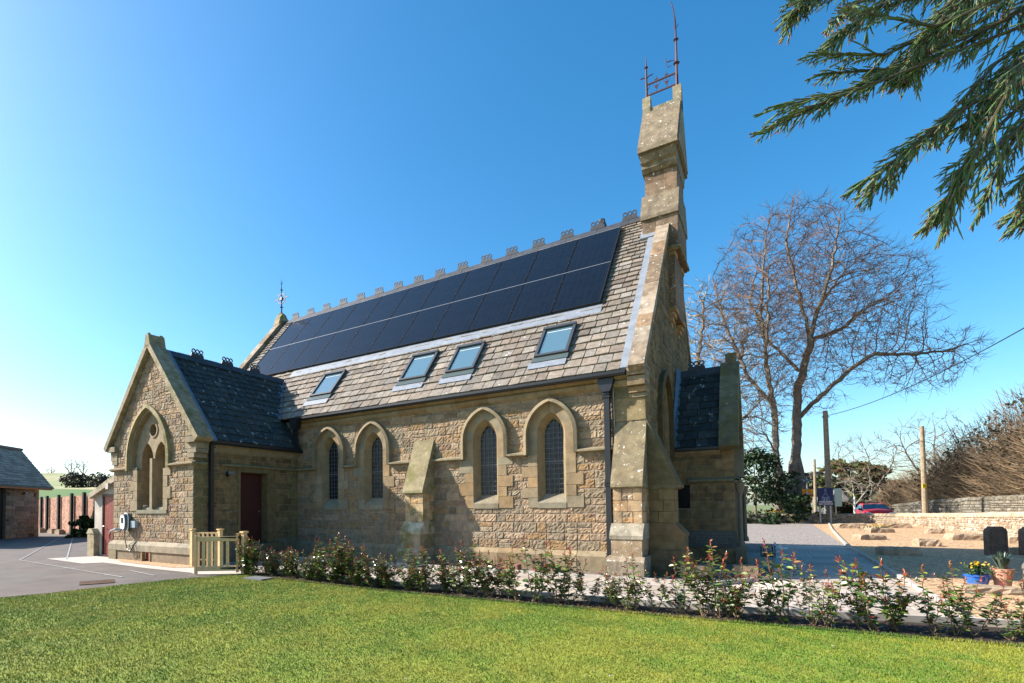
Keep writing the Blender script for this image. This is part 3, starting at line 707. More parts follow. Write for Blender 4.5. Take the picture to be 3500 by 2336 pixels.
h = MB(); Hi = arch(-15.38, .55, 1.60, 3.05, 2.73, 14); Ho = arch(-15.38, .55, 1.70, 3.05, 2.73, 14); c = (.36, .31, .18)
loft(h, Hi, Ho, F(WY-.13), F(WY-.11), c); loft(h, Hi, Hi, F(WY-.13), F(WY-.02), c); loft(h, Ho, Ho, F(WY-.11), F(WY), c); h.build('hood_mould', COPM, ww)
b = MB()
for c in (-15.66, -14.93): b.box(c-.36, c+.36, WY+.41, WY+.43, 1.5, 3.7, (.42, .29, .17))
b.box(-15.6, -15.05, WY+.40, WY+.415, 3.6, 4.2, (.4, .26, .13)); b.build('blocked_infill', MS, ww)
# wing door
m = MB(); m.box(WXR-.30, WXR-.26, 10.0, 11.2, .5, 2.66); dr = m.build('door', DOORD, church)
m = MB(); m.tube([(WXR-.25, 10.9, 1.45), (WXR-.2, 10.9, 1.45)], .02, 8); m.build('handle', GREY, dr)
m = MB(); m.box(WXR-.5, WXR+.025, 11.02, 11.34, .4, 2.64, (.33, .27, .16)); m.box(WXR-.3, WXR+.03, 9.93, 10.02, .4, 2.64, (.40, .33, .19)); m.box(WXR-.5, WXR+.035, 9.9, 11.4, 2.62, 2.745, (.33, .28, .17)); m.box(WXR-.4, WXR+.35, 9.9, 11.4, 0, .48, (.3, .26, .2)); m.box(WXR, WXR+.6, 9.8, 11.5, 0, .24, (.3, .26, .2))
m.build('door_surround', MSW, church)
downpipe(WXR+.09, 9.0, 3.36, .05, church, hop=False, w=.05)
m = MB(); m.prism([(WEX-.06, 3.44), (WEX-.06, 3.37), (WEX-.03, 3.34), (WEX+.03, 3.34), (WEX+.07, 3.38), (WEX+.07, 3.45)], 1, 8.9, D+.05); m.build('gutter', IRON, church)
# wing roofs
WLn = math.hypot(WEX-WXC, WZR-WZE); wS = Vector((-(WEX-WXC)/WLn, 0, (WZR-WZE)/WLn)); wN = Vector(((WZR-WZE)/WLn, 0, (WEX-WXC)/WLn))
palb = [(.10, .115, .115), (.13, .14, .14), (.085, .095, .10), (.15, .15, .135), (.115, .12, .11)]
def ws(a, s):
    y = 8.86+a; z = WZE+s*wS.z; yv = DE+(z-ZE)/MSL if z > ZE else D-.02
    return y > yv
m = MB(); slates(m, (WEX, 8.86, WZE), (0, 1, 0), wS, wN, 5.0, WLn-.04, .30, .22, (.22, .42), palb, ws, seed=18, th=.018); m.build('wing_roof', SLB, church)
m = MB(); m.add([(WEX+.02, 8.5, WZE-.03), (WEX+.02, D, WZE-.03), (WXC, 13.65, WZR-.03), (WXC, 8.5, WZR-.03)], [(0, 1, 2, 3)], (.1, .1, .1)); m.add([(2*WXC-WEX, 8.5, WZE-.03), (2*WXC-WEX, D, WZE-.03), (WXC, 13.65, WZR-.03), (WXC, 8.5, WZR-.03)], [(0, 3, 2, 1)], (.25, .25, .25)); m.build('roof_deck', SLG, church)
# valley lead
def vpt(z, dx=0, dn=.05): 
    x = WEX-(z-WZE)/WM; y = DE+(z-ZE)/MSL; return Vector((x+dx, y, z))
m = MB()
a, b = vpt(4.44), vpt(6.30)
m.add([a+Vector((-.02, -.20, .03)), a+Vector((.16, -.03, .06)), b+Vector((.14, -.02, .05)), b+Vector((.0, -.14, .04)), a+Vector((-.0, .0, -.01)), b], [(0, 4, 5, 3), (4, 1, 2, 5)]); m.build('valley_flashing', LEADB, church)
# wing copings
def wing_cop(sgn, name, mt):
    m = MB(); rr = random.Random(61+sgn); s = -.12; tot = WLn+.06
    sv = Vector((wS.x*sgn, 0, wS.z)); nv = Vector((wN.x*sgn, 0, wN.z)); xb = WXC+sgn*(WEX-WXC)
    while s < tot-.01:
        l = min(rr.uniform(.55, .9), tot-s); l = l if tot-s-l > .3 else tot-s
        P = []
        for y in (8.36, 8.86):
            for ss, hh in ((s+.003, .01), (s+.003, .17), (s+l-.003, .17), (s+l-.003, .01)): P.append(Vector((xb, y, WZE))+sv*ss+nv*hh)
        m.add(P, [(0, 1, 2, 3), (7, 6, 5, 4), (0, 4, 5, 1), (1, 5, 6, 2), (2, 6, 7, 3), (3, 7, 4, 0)], jit((.33, .28, .2), .12, rr)); s += l
    return m.build(name, mt, church)
wing_cop(1, 'coping', COPM); wing_cop(-1, 'coping', COPM)
m = MB()
for s in (1, -1):
    P = [Vector((WXC+s*(WEX-WXC), 8.87, WZE))+Vector((wS.x*s, 0, wS.z))*ss+Vector((wN.x*s, 0, wN.z))*hh for ss, hh in ((-.1, .04), (-.1, .09), (WLn, .09), (WLn, .04))]
    m.add(P+[p+Vector((0, .16, -.0)) for p in P], [(0, 1, 2, 3), (7, 6, 5, 4), (0, 4, 5, 1), (1, 5, 6, 2), (2, 6, 7, 3), (3, 7, 4, 0)])
m.build('verge_flashing', LEADB, church)
m = MB()   # apex stone
m.prism([(WXC-.17, 6.32), (WXC+.17, 6.32), (WXC+.07, 6.72), (WXC-.07, 6.72)], 1, 8.36, 8.86, (.3, .27, .17)); m.lathe((WXC, 8.78, 6.55), [(.05, 0), (.11, .08), (.11, .16), (.05, .22)], 8, (.3, .27, .17)); m.lathe((WXC, 8.42, 6.6), [(.04, 0), (.06, .08), (.05, .15), (.02, .18)], 8, (.3, .27, .17)); m.build('apex_stone', COPM, church)
for s in (1, -1):
    m = MB(); xc = WXR if s > 0 else WXL
    for z0, z1, o in ((3.36, 3.52, .20), (3.20, 3.35, .16), (3.08, 3.19, .14), (2.95, 3.07, .06)):
        x_ = sorted((xc-s*.25, xc+s*o)); m.box(x_[0], x_[1], WY-.12 if z0 > 3.3 else WY-.035, 8.87, z0, z1, jit((.47, .38, .25), .12))
    m.build('kneeler', ASH, church)
# lean-to with red door on the far side of the wing
lt = MB(); lt.box(-19.36, -18.84, 8.84, 11.8, 0, 2.0, (1, 1, 1)); lt.prism([(-19.36, 2.0), (-18.84, 2.0), (-18.84, 2.07), (WXL, 2.07), (WXL, 2.72)], 1, 8.84, 11.8); lt.box(-18.86, WXL, 9.0, 11.8, 0, 2.1)
lt.build('lean_to_wall', REND, church)
m = MB()
for y0, y1 in ((8.66, 8.84),): m.prism([(-19.52, 2.06), (-19.42, 1.93), (WXL, 2.56), (WXL, 2.80)], 1, y0, y1, (.45, .40, .33))
m.build('lean_to_coping', COPM, church); m = MB(); m.box(-19.46, -19.02, 8.66, 8.86, 0, .75, (.42, .36, .25)); m.prism([(-19.5, .75), (-18.98, .75), (-19.14, .92), (-19.34, .92)], 1, 8.64, 8.9, (.46, .42, .3))
m.build('stub_pier', COPM, church)
m = MB(); m.prism([(-19.55, 1.98), (WXL, 2.7), (WXL, 2.77), (-19.6, 2.04)], 1, 8.85, 11.9); m.build('lean_to_roof', DGR, church)
m = MB()
for i in range(8): m.box(-18.76+i*.158, -18.607+i*.158, 8.86, 8.90, .05, 2.0, jit((1, 1, 1), .12))
d2 = m.build('door', DOOR, church); m = MB(); m.box(-18.84, -18.76, 8.83, 8.92, 0, 2.07); m.box(WXL-.05, WXL, 8.83, 8.92, 0, 2.07); m.box(-18.76, WXL-.05, 8.83, 8.92, 1.99, 2.07); m.box(-18.76, WXL-.05, 8.8, 8.9, 0, .06); m.build('frame', DOORD, d2)
m = MB(); m.tube([(-18.7, 8.8, 1.0), (-18.6, 8.8, 1.0)], .018, 6); m.build('handle', GREY, d2)
m = MB(); m.box(-18.15, -17.98, 8.60, 8.66, 2.22, 2.42); m.build('alarm_box', REND, church)

# ---------------- west porch
PY = 15.46; PX = -.80; PZE, PZR = 3.0, 5.28; PE = 15.36; PMs = (PZR-PZE)/(YR-PE)
def ph_in(a, b): x = XL+a; return not (-2.25 < x < -1.79 and 1.42 < b < 2.05)
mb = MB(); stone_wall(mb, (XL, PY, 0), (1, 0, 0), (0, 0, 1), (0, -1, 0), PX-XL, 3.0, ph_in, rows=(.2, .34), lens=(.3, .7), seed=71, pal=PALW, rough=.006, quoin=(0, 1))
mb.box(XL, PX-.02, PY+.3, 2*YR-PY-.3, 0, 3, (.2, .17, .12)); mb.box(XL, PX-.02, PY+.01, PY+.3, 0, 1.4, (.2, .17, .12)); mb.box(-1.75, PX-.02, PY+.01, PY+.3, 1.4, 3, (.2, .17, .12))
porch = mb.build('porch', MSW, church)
m = MB(); m.box(-2.25, -1.79, PY+.2, PY+.22, 1.4, 2.1); m.build('porch_window', DGL, porch)
m = MB(); m.prism([(PY, 2.05), (PY-.10, 2.12), (PY-.10, 2.16), (PY, 2.22)], 0, -1.86, PX+.12, (.35, .3, .18)); m.prism([(PX, 2.05), (PX+.10, 2.12), (PX+.10, 2.16), (PX, 2.22)], 1, PY-.1, 17.9, (.35, .3, .18))
for x_ in (-1.42, -1.05):
    for a in range(4):
        c, s = math.cos(a*math.pi/2), math.sin(a*math.pi/2); m.bar((x_+c*.02, PY-.03, 1.92+s*.02), (x_+c*.075, PY-.03, 1.92+s*.075), .045, .03, (.22, .19, .12))
m.prism([(PY, 2.78), (PY-.08, 2.86), (PY-.08, 2.92), (PY, 2.96)], 0, XL, PX-.3, (.46, .32, .18))
for yy in (PY+.1, 2*YR-PY-.1):
    m.lathe((PX+.1, yy, .45), [(.09, 0), (.09, .1), (.055, .16), (.05, 1.0), (.05, 1.3), (.09, 1.42), (.12, 1.6)], 10, (.4, .31, .2))
m.box(PX-.02, PX+.22, PY-.02, PY+.25, 0, .45, (.36, .3, .2)); m.box(PX, PX+.2, PY+.02, PY+.22, 2.2, 2.9, (.33, .27, .18)); m.box(PX-.02, PX+.15, PY-.1, PY+.6, 0.0, .35, (.33, .27, .18))
m.build('porch_dressings', ASH, porch)
PLn = math.hypot(YR-PE, PZR-PZE); pS = Vector((0, (YR-PE)/PLn, (PZR-PZE)/PLn)); pN = Vector((0, -(PZR-PZE)/PLn, (YR-PE)/PLn))
m = MB(); slates(m, (XL+.12, PE, PZE), (1, 0, 0), pS, pN, -1.1-XL-.12, PLn-.03, .27, .2, (.3, .5), [(.09, .10, .105), (.12, .13, .13), (.075, .085, .09), (.14, .15, .145)], None, seed=77, th=.02)
m.quad((XL, PE+.02, PZE-.02), (-1.0, PE+.02, PZE-.02), (-1.0, YR, PZR-.02), (XL, YR, PZR-.02), (.05, .05, .05)); m.quad((XL, 2*YR-PE, PZE-.02), (-1.0, 2*YR-PE, PZE-.02), (-1.0, YR, PZR-.02), (XL, YR, PZR-.02), (.1, .1, .1))
m.build('porch_roof', SLB, porch)
m = MB()
for sgn in (1, -1):
    s = -.1
    while s < PLn+.05:
        l = min(.78, PLn+.06-s); P = []
        for x in (-1.12, -.68):
            for ss, hh in ((s+.003, -.05), (s+.003, .16), (s+l-.003, .16), (s+l-.003, -.05)):
                v = Vector((x, PE, PZE))+pS*ss+pN*hh
                if sgn < 0: v.y = 2*YR-v.y
                P.append(v)
        m.add(P, [(0, 1, 2, 3), (7, 6, 5, 4), (0, 4, 5, 1), (1, 5, 6, 2), (2, 6, 7, 3), (3, 7, 4, 0)], jit((.20, .18, .12), .15)); s += l
m.prism([(PY, 2.9), (2*YR-PY, 2.9), (YR, 5.2)], 0, -1.0, PX, (.3, .25, .17))
m.box(-1.0, -.74, YR-.13, YR+.13, 5.3, 5.66, (.2, .18, .12)); m.build('porch_coping', COPM, porch)
m = MB(); m.prism([(PE-.07, 3.0), (PE-.07, 2.94), (PE+.03, 2.92), (PE+.03, 3.0)], 0, XL+.05, -1.1); m.build('porch_gutter', IRON, porch)
ridge((XL, YR, PZR+.02), (-1.12, YR, PZR+.02), porch, half=.12); crest((-1.72, YR, PZR+.05), 1, porch)
m = MB(); P = [(XL+.1, PE-.02, PZE), (XL+.1, YR, PZR+.1)]; m.add([(XL+.03, PE, PZE+.02), (XL+.16, PE, PZE+.05), (XL+.16, YR, PZR+.05), (XL+.03, YR, PZR+.22)], [(0, 1, 2, 3)]); m.build('step_flashing', LEADB, porch)
m = MB(); m.box(-1.98, PX+.004, PY-.028, PY, .40, .84, (1, 1, 1)); pl = m.build('inscription_stone', mat('dark_plaque', (.10, .09, .075), .8, noise=.2), porch)
t = text_mb('PASSIVHAUS REBUILD 2024\nBY DRS ANNE & ALAN JAMES\nFROM SAVING SOULS\nTO SAVING THE PLANET', .087, lambda x, y, z: (-1.34+x*.86, PY-.030-z, .745+y*.92)); t.build('inscription', mat('cut_letters', (.23, .21, .17), .8), pl)

# ------------------------------------------------------------------ ground, paths, lawn
def hterr(x, y):
    t = min(1, max(0, (y-24)/22)); return .16*t*t*(3-2*t)
def sheet(name, poly, z, m, fine=None):
    b = MB()
    if fine:
        x0, x1, y0, y1 = fine; nx, ny = 24, 48
        vs = [(x0+(x1-x0)*i/nx, y0+(y1-y0)*j/ny, z+hterr(0, y0+(y1-y0)*j/ny)) for j in range(ny+1) for i in range(nx+1)]
        b.add(vs, [(j*(nx+1)+i, j*(nx+1)+i+1, (j+1)*(nx+1)+i+1, (j+1)*(nx+1)+i) for j in range(ny) for i in range(nx)])
    else: b.add([(x, y, z+hterr(x, y)) for x, y in poly], [tuple(range(len(poly)))])
    return struct(b.build(name, m, at=(0, 0, 0)))
M_SOIL = mat('soil', (.035, .024, .018), .95, noise=.4, nscale=8, bump=1, bscale=25)
M_FIELD = mat('rough_ground', (.09, .13, .035), .95, noise=.3, nscale=.3, col2=(.17, .17, .07), c2scale=.05)
M_ASPH = mat('asphalt', (.125, .10, .085), .9, noise=.22, nscale=1.1, bump=.6, bscale=60, col2=(.115, .10, .088), c2scale=.35)
M_GREY = mat('grey_gravel', (.25, .22, .195), .9, voro=24, bump=.6)
M_YEL = mat('gold_chippings', (.43, .28, .155), .9, voro=20, bump=.8)
M_PAVE = mat('paving', (.385, .325, .27), .75, noise=.08, nscale=2.5, attr=True, bump=.1)
M_LAWN = mat('lawn_base', (.19, .24, .03), .9, noise=.25, nscale=1.2, col2=(.24, .25, .035), c2scale=1.6, bump=.4)
M_CONC = mat('concrete', (.40, .36, .31), .85, noise=.12, nscale=2)
b = MB(); n = 60
for gx0, gx1, gy0, gy1, zz in ((-1600, 1600, -200, 2400, -.16),): b.quad((gx0, gy0, zz), (gx1, gy0, zz), (gx1, gy1, zz), (gx0, gy1, zz))
struct(b.build('ground', M_FIELD, at=(0, 0, 0)))
sheet('yard_asphalt', [(-60, -4), (-10.4, -4), (-10.4, 8.6), (-12.9, 8.6), (-18.5, 9.2), (-19.5, 20), (-60, 20)], .0, M_ASPH)
sheet('lawn', [(-11.30, -6), (14, -6), (14, 8.05), (2.4, 8.02), (-.6, 7.8), (-6, 7.62), (-10.3, 7.85), (-10.75, 6.8), (-10.98, 5.56), (-11.03, 4.3), (-11.27, 3.6)], .012, M_LAWN)
sheet('planting_bed', [(-10.35, 7.8), (-6, 7.55), (-.6, 7.74), (2.4, 7.96), (14, 8), (14, 9.3), (2.4, 9.05), (1.0, 8.86), (-.7, 8.50), (-6, 8.2), (-10.3, 8.5)], .016, M_SOIL)
# paving as individually coloured flags
b = MB(); rr = random.Random(5)
b.add([(-13.0, 8.3, .004), (-10.3, 8.3, .004), (-6, 8.2, .004), (-.7, 8.5, .004), (1.05, 8.86, .004), (2.02, 9.1, .004), (2.12, 24, .004), (.0, 24, .004), (-.0, 12.9, .004), (-1, 11.2, .004), (-13.0, 11.2, .004)], [tuple(range(11))], (1.75, 1.7, 1.65))
def flag(x0, x1, y0, y1):
    yc, xc = (y0+y1)/2, (x0+x1)/2
    lo = np.interp(xc, [-13, -10.3, -6, -.7, 1.05, 2.1], [8.3, 8.4, 8.2, 8.52, 8.88, 9.12]); 
    if yc < lo: return
    if yc > 11.0 and xc < .02+.0*yc: return
    if x1 > 2.1 or y1 > 23.6: return
    g = .014; k = rr.uniform(.82, 1.12); t = rr.uniform(-.03, .05)
    b.add([(x0+g, max(y0+g, lo), .012), (x1-g, max(y0+g, lo), .012), (x1-g, y1-g, .012), (x0+g, y1-g, .012)], [(0, 1, 2, 3)], (k+t, k, k-t*1.3))
y = 8.2
while y < 23.6:
    h = rr.choice((.45, .6, .6, .75)); x = -13.0+rr.uniform(0, .3)
    while x < 2.05:
        l = rr.choice((.6, .75, .9, .9, 1.1)); l = min(l, 2.08-x); flag(x, x+l, y, y+h); x += l
    y += h
struct(b.build('paved_path', M_PAVE, at=(0, 0, 0)))
sheet('church_margin', [(-12.9, 11.2), (-1.0, 11.2), (0, 12.9), (0, 24), (-.8, 24), (-3, 12.6), (-13, 12.6)], .010, mat('dark_gravel', (.16, .13, .11), .9, voro=30, bump=.7))
sheet('grey_gravel_court', None, .014, M_GREY, fine=(-16, 2.12, 23.6, 46))
sheet('gold_chippings_bed', None, .006, M_YEL, fine=(2.05, 12, 8.6, 46.5))
b = MB()
def kerb(pts, w=.07, h=.11, tz=0):
    for (a, c) in zip(pts[:-1], pts[1:]):
        L_ = math.dist(a, c); k = max(1, int(L_/.9))
        for i in range(k):
            p = [a[j]+(c[j]-a[j])*(i/k+.003) for j in (0, 1)]; q = [a[j]+(c[j]-a[j])*((i+1)/k-.003) for j in (0, 1)]
            b.bar((*p, hterr(*p)+h/2-.03), (*q, hterr(*q)+h/2-.03), w, h, jit((.95, .95, .95), .07))
kerb([(2.02, 9.05), (2.12, 23.6), (2.6, 36), (3.1, 45.2)]); kerb([(-12.9, 11.2), (-1.0, 11.1), (-.1, 12.6), (0, 13), (0, 24)]); kerb([(-16, 23.6), (2.1, 23.6)], .16, .06)
kerb([(-10.3, 8.42), (-6, 8.17), (-.7, 8.47), (1.05, 8.83), (2.05, 9.08), (2.7, 9.2)], .08, .13)
struct(b.build('kerb', M_CONC, at=(0, 0, 0)))
sheet('concrete_apron', [(-19.42, 7.43), (-16.56, 7.25), (-16.32, 7.7), (-13.56, 7.5), (-11.7, 7.5), (-11.25, 7.35), (-10.3, 8.1), (-10.3, 8.6), (-13.0, 8.6), (-18.9, 8.7)], .008, M_CONC)
sheet('wall_foot_chippings', [(-16.0, 8.05), (-13.2, 7.9), (-12.6, 8.2), (-13.0, 8.55), (-17.2, 8.5)], .016, mat('pink_chippings', (.45, .27, .15), .9, voro=30, bump=.6))
b = MB()
for pts in ([(-36.2, 14.7), (-19.58, 6.78), (-12.27, 6.21)], [(-35.5, 15.0), (-18.4, 7.6)], [(-13.5, 7.0), (-11.9, 6.75)]):
    for a, c in zip(pts[:-1], pts[1:]): b.bar((*a, .012), (*c, .012), .045, .003)
struct(b.build('parking_lines', mat('road_paint', (.27, .26, .25), .8, noise=.3, nscale=3), at=(0, 0, 0)))
sheet('lane', [(-40, 46), (60, 46), (80, 200), (2, 200), (0, 60), (-40, 60)], -.14, M_ASPH)
sheet('verge', [(-40, 44), (60, 44), (60, 49), (-40, 49)], -.22, mat('verge_grass', (.09, .15, .03), .9, noise=.3, nscale=.8))
# lawn edge strip
b = MB(); rr = np.random.default_rng(4)
# grass blades (short mown turf)
NB = 430000
ed_x = [-11.3, -11.0, -10.98, -10.7, -10.3]; 
X = rr.uniform(-11.3, 3.6, NB*2); Y = rr.uniform(.8, 8.1, NB*2)
top = np.interp(X, [-10.9, -10.3, -6, -.6, 2.4, 14], [6.3, 7.86, 7.64, 7.82, 8.04, 8.06]); left = np.interp(Y, [2, 3.6, 4.3, 5.56, 6.8, 7.85], [-11.5, -11.27, -11.03, -10.98, -10.75, -10.3])
fwd = -.5526*X+.8327*Y; lat = .8327*X+.5526*Y
ok = (Y < top+.03*rr.standard_normal(NB*2)) & (X > left-.03) & (fwd > 3.6) & (lat/fwd > -.84) & (lat/fwd < 1.2)
X, Y = X[ok][:NB], Y[ok][:NB]; nb = len(X)
h_ = rr.uniform(.012, .027, nb); a_ = rr.uniform(0, 2*np.pi, nb); w_ = rr.uniform(.002, .0042, nb); lean = rr.uniform(.002, .022, nb); la = rr.uniform(0, 2*np.pi, nb)
edge = np.minimum(top[ok][:NB]-Y, 1)
h_ = h_*np.where(edge < .12, 1.6, 1)
V = np.zeros((nb, 3, 3)); V[:, 0] = np.stack([X-np.cos(a_)*w_, Y-np.sin(a_)*w_, np.full(nb, .010)], 1); V[:, 1] = np.stack([X+np.cos(a_)*w_, Y+np.sin(a_)*w_, np.full(nb, .010)], 1)
V[:, 2] = np.stack([X+np.cos(la)*lean, Y+np.sin(la)*lean, .010+h_], 1)
me = bpy.data.meshes.new('grass'); me.vertices.add(nb*3); me.vertices.foreach_set('co', V.ravel()); me.loops.add(nb*3); me.loops.foreach_set('vertex_index', np.arange(nb*3)); me.polygons.add(nb); me.polygons.foreach_set('loop_start', np.arange(nb)*3); me.update()
def smoothn(x, y, s, seed):
    q = np.random.default_rng(seed); v = 0
    for k in range(7): a = q.uniform(0, 6.28); f = s*q.uniform(.5, 2.2); v = v+np.sin((x*np.cos(a)+y*np.sin(a))*f+q.uniform(0, 6.28))
    return v/7
t_ = np.clip(.42+1.5*smoothn(X, Y, 2.2, 1)+1.0*smoothn(X, Y, 8, 2)+.5*smoothn(X, Y, 25, 3)+rr.normal(0, .22, nb), 0, 1)
gc = np.stack([.14+.30*t_, .31+.14*t_, .02+.024*t_], 1)*rr.uniform(.7, 1.25, nb)[:, None]
dry = rr.random(nb) < .05; gc[dry] = (.40, .34, .14)
ca = me.color_attributes.new('Col', 'FLOAT_COLOR', 'CORNER'); ca.data.foreach_set('color', np.repeat(np.concatenate([gc, np.ones((nb, 1))], 1), 3, axis=0).ravel())
me.materials.append(GRASSM); g = bpy.data.objects.new('lawn_grass', me); COL.objects.link(g); tag(g, 'short mown green and yellowish grass of the front lawn', 'grass', kind='stuff')
# fallen leaves
b = MB(); rr = random.Random(12)
for _ in range(70):
    x, y = rr.uniform(-10.5, 3), rr.uniform(3.4, 7.8); s = rr.uniform(.015, .03); a = rr.uniform(0, 6.3); c, sn = math.cos(a), math.sin(a)
    pts = [(-1, 0, 0), (-.3, .5, .6), (.6, .4, .2), (1, 0, .5), (.4, -.5, .3), (-.4, -.4, .5)]
    b.add([(x+(p*c-q*sn)*s, y+(p*sn+q*c)*s, .04+r_*s*.5) for p, q, r_ in pts], [tuple(range(6))], rr.choice([(.5, .35, .25), (.35, .2, .12), (.6, .5, .4), (.15, .1, .06)]))
tag(b.build('fallen_leaves', LEAFM, at=(0, 0, 0)), 'small dry brown leaves scattered over the lawn', 'leaves', kind='stuff')
b = MB(); rr = random.Random(13)
for _ in range(1500):
    x = rr.uniform(-10.3, 3.0); y = float(np.interp(x, [-10.3, -6, -.6, 2.4], [8.12, 7.85, 8.08, 8.5]))+rr.uniform(-.28, .34); s = rr.uniform(.015, .035); a = rr.uniform(0, 6.3); c, sn = math.cos(a), math.sin(a)
    b.add([(x+(p*c-q*sn)*s, y+(p*sn+q*c)*s, .024+r_*s*.5) for p, q, r_ in [(-1, 0, 0), (-.3, .5, .6), (.6, .4, .2), (1, 0, .5), (.4, -.5, .3), (-.4, -.4, .5)]], [tuple(range(6))], rr.choice([(.32, .15, .09), (.2, .1, .05), (.42, .3, .2), (.12, .16, .04), (.07, .05, .035), (.09, .065, .045)]))
tag(b.build('leaf_litter', LEAFM, at=(0, 0, 0)), 'dead leaves and bark scraps on the dark soil under the shrub row', 'leaf litter', kind='stuff')
# drain grate, manhole
b = MB(); o_ = Vector((-12.0, 5.2, .012)); ux = Vector((.91, -.42, 0)); uy = Vector((.42, .91, 0))
for i in range(12): p = o_+ux*(i*.045-.3); b.bar(p, p+uy*.62, .022, .012)
b.bar(o_-ux*.33, o_-ux*.33+uy*.62, .03, .014); b.bar(o_+ux*.24, o_+ux*.24+uy*.62, .03, .014)
tag(b.build('drain_grate', mat('rusty_grate', (.16, .09, .055), .8, noise=.3)), 'rusty slotted drain grate set in the asphalt near the lawn', 'drain grate')
b = MB(); b.box(-9.55, -8.95, 7.35, 7.68, .01, .045); tag(b.build('inspection_cover', mat('cover_grey', (.13, .13, .13), .7)), 'flat grey inspection cover at the lawn edge below the shrubs', 'cover')

# ------------------------------------------------------------------ gate and short fence
def wb(m, a, c, w, h, up=(0, 0, 1)): m.bar(a, c, w, h, jit((1, 1, 1), .12), up)
g0 = Vector((-11.27, 7.31, 0)); g1 = Vector((-10.42, 7.93, 0)); gd = (g1-g0).normalized(); gl = (g1-g0).length; gn = Vector((gd.y, -gd.x, 0))
gate = thing('garden_gate', 'open new timber picket gate with black strap hinges at the lawn corner', 'gate', tuple(g0))
fr = MB()
wb(fr, g0+gd*.05+Vector((0, 0, .02)), g0+gd*.05+Vector((0, 0, .92)), .10, .045, gd); wb(fr, g1-gd*.05+Vector((0, 0, .05)), g1-gd*.05+Vector((0, 0, .95)), .10, .045, gd)
for z_ in (.83, .14): fr.bar(g0+gd*.1+Vector((0, 0, z_)), g1-gd*.1+Vector((0, 0, z_)), .045, .11, (1, 1, 1))
fr.build('frame', WOOD, gate)
for i in range(5):
    s = MB(); p = g0+gd*(.22+i*.137)-gn*.01; s.bar(p+Vector((0, 0, .18)), p+Vector((0, 0, .79)), .068, .02, jit((1, 1, 1), .1), gn); s.build('slat', WOOD, gate)
for z_ in (.86, .15):
    s = MB(); a = g1+gn*.035+gd*.02+Vector((0, 0, z_)); s.add([a+Vector((0, 0, .03)), a-Vector((0, 0, .03)), a-gd*.45-Vector((0, 0, .012)), a-gd*.45+Vector((0, 0, .012))], [(0, 1, 2, 3)]); s.bar(a+Vector((0, 0, -.07)), a+Vector((0, 0, .07)), .03, .012); s.build('strap_hinge', BLK, gate)
gp = MB(); c = g1+gd*.10; gp.box(c.x-.05, c.x+.05, c.y-.05, c.y+.05, 0, .96, (1, 1, 1)); gp.prism([(c.x-.075, .96), (c.x+.075, .96), (c.x+.06, 1.0), (c.x-.06, 1.0)], 1, c.y-.075, c.y+.075, (1.05, 1, .95)); tag(gp.build('gate_post', WOOD), 'square timber post with flat cap hinging the picket gate', 'post')
fe = thing('picket_fence', 'short timber picket fence panel behind the open gate', 'fence', (-12.6, 8.3, 0))
f0, f1 = Vector((-12.9, 8.33, 0)), Vector((-12.1, 8.60, 0)); fd = (f1-f0).normalized(); m = MB()
for z_ in (.90, .2): m.bar(f0+Vector((0, 0, z_)), f1+Vector((0, 0, z_)), .05, .04, (1, 1, 1))
m.build('rail', WOOD, fe)
for i in range(6): m = MB(); p = f0+fd*(.08+i*.135)-Vector((fd.y, -fd.x, 0))*-.03; m.bar(p+Vector((0, 0, .03)), p+Vector((0, 0, .9)), .06, .02, jit((1, 1, 1), .1), (fd.y, -fd.x, 0)); m.build('slat', WOOD, fe)
for p in (f0, f1): m = MB(); m.box(p.x-.05, p.x+.05, p.y-.05, p.y+.05, 0, .98, (1, 1, 1)); m.box(p.x-.07, p.x+.07, p.y-.07, p.y+.07, .98, 1.01, (1.05, 1, .95)); m.build('post', WOOD, fe)

# ------------------------------------------------------------------ wall-mounted things
ch = thing('car_charger', 'white and grey car charging point on the wing gable with looped cable', 'car charger', (-16.55, 8.40, .9))
m = MB(); m.smooth = True
pr = []
for y_, s in ((8.49, 1), (8.38, 1), (8.30, .82)):
    pr.append([(-16.47+s*.17*math.copysign(abs(math.cos(a))**.7, math.cos(a)), y_, 1.16+s*.27*math.copysign(abs(math.sin(a))**.75, math.sin(a))) for a in [2*math.pi*i/20 for i in range(20)]])
for k in range(2): m.add(pr[k]+pr[k+1], [(i, (i+1) % 20, 20+(i+1) % 20, 20+i) for i in range(20)])
m.build('body', DGR, ch)
m = MB(); m.add([(-16.47+(p[0]+16.47), 8.298, p[2]) for p in pr[2]], [tuple(range(20))]); m.add(pr[1]+[(-16.47+(p[0]+16.47)*1.08, 8.40, 1.16+(p[2]-1.16)*1.06) for p in pr[0]], [(i, (i+1) % 20, 20+(i+1) % 20, 20+i) for i in range(20)]); m.build('front_cover', WHT, ch)
m = MB(); m.box(-16.52, -16.42, 8.285, 8.297, 1.14, 1.30); m.build('screen', BLK, ch)
m = MB(); m.tube([(-16.50, 8.30, .95), (-16.6, 8.18, .96), (-16.75, 8.10, .9), (-16.8, 8.08, .82)], [.028, .03, .024, .016], 8); m.build('plug', GREY, ch)
m = MB(); m.tube([(-16.8+.0, 8.1, .85)]+[(-16.72+.12*math.cos(a), 8.12, .74+.13*math.sin(a)) for a in [2.2, 3, 3.9, 4.7, 5.5, 6.3, 7.1]]+[(-16.5, 8.3, .9)], .014, 5)
m.tube([(-16.45, 8.36, .9), (-16.4, 8.36, .6), (-16.25, 8.34, .36), (-16.05, 8.33, .30), (-15.95, 8.35, .42), (-15.92, 8.42, .55)], .013, 5, (1, 1, 1)); m.build('cable', BLK, ch)
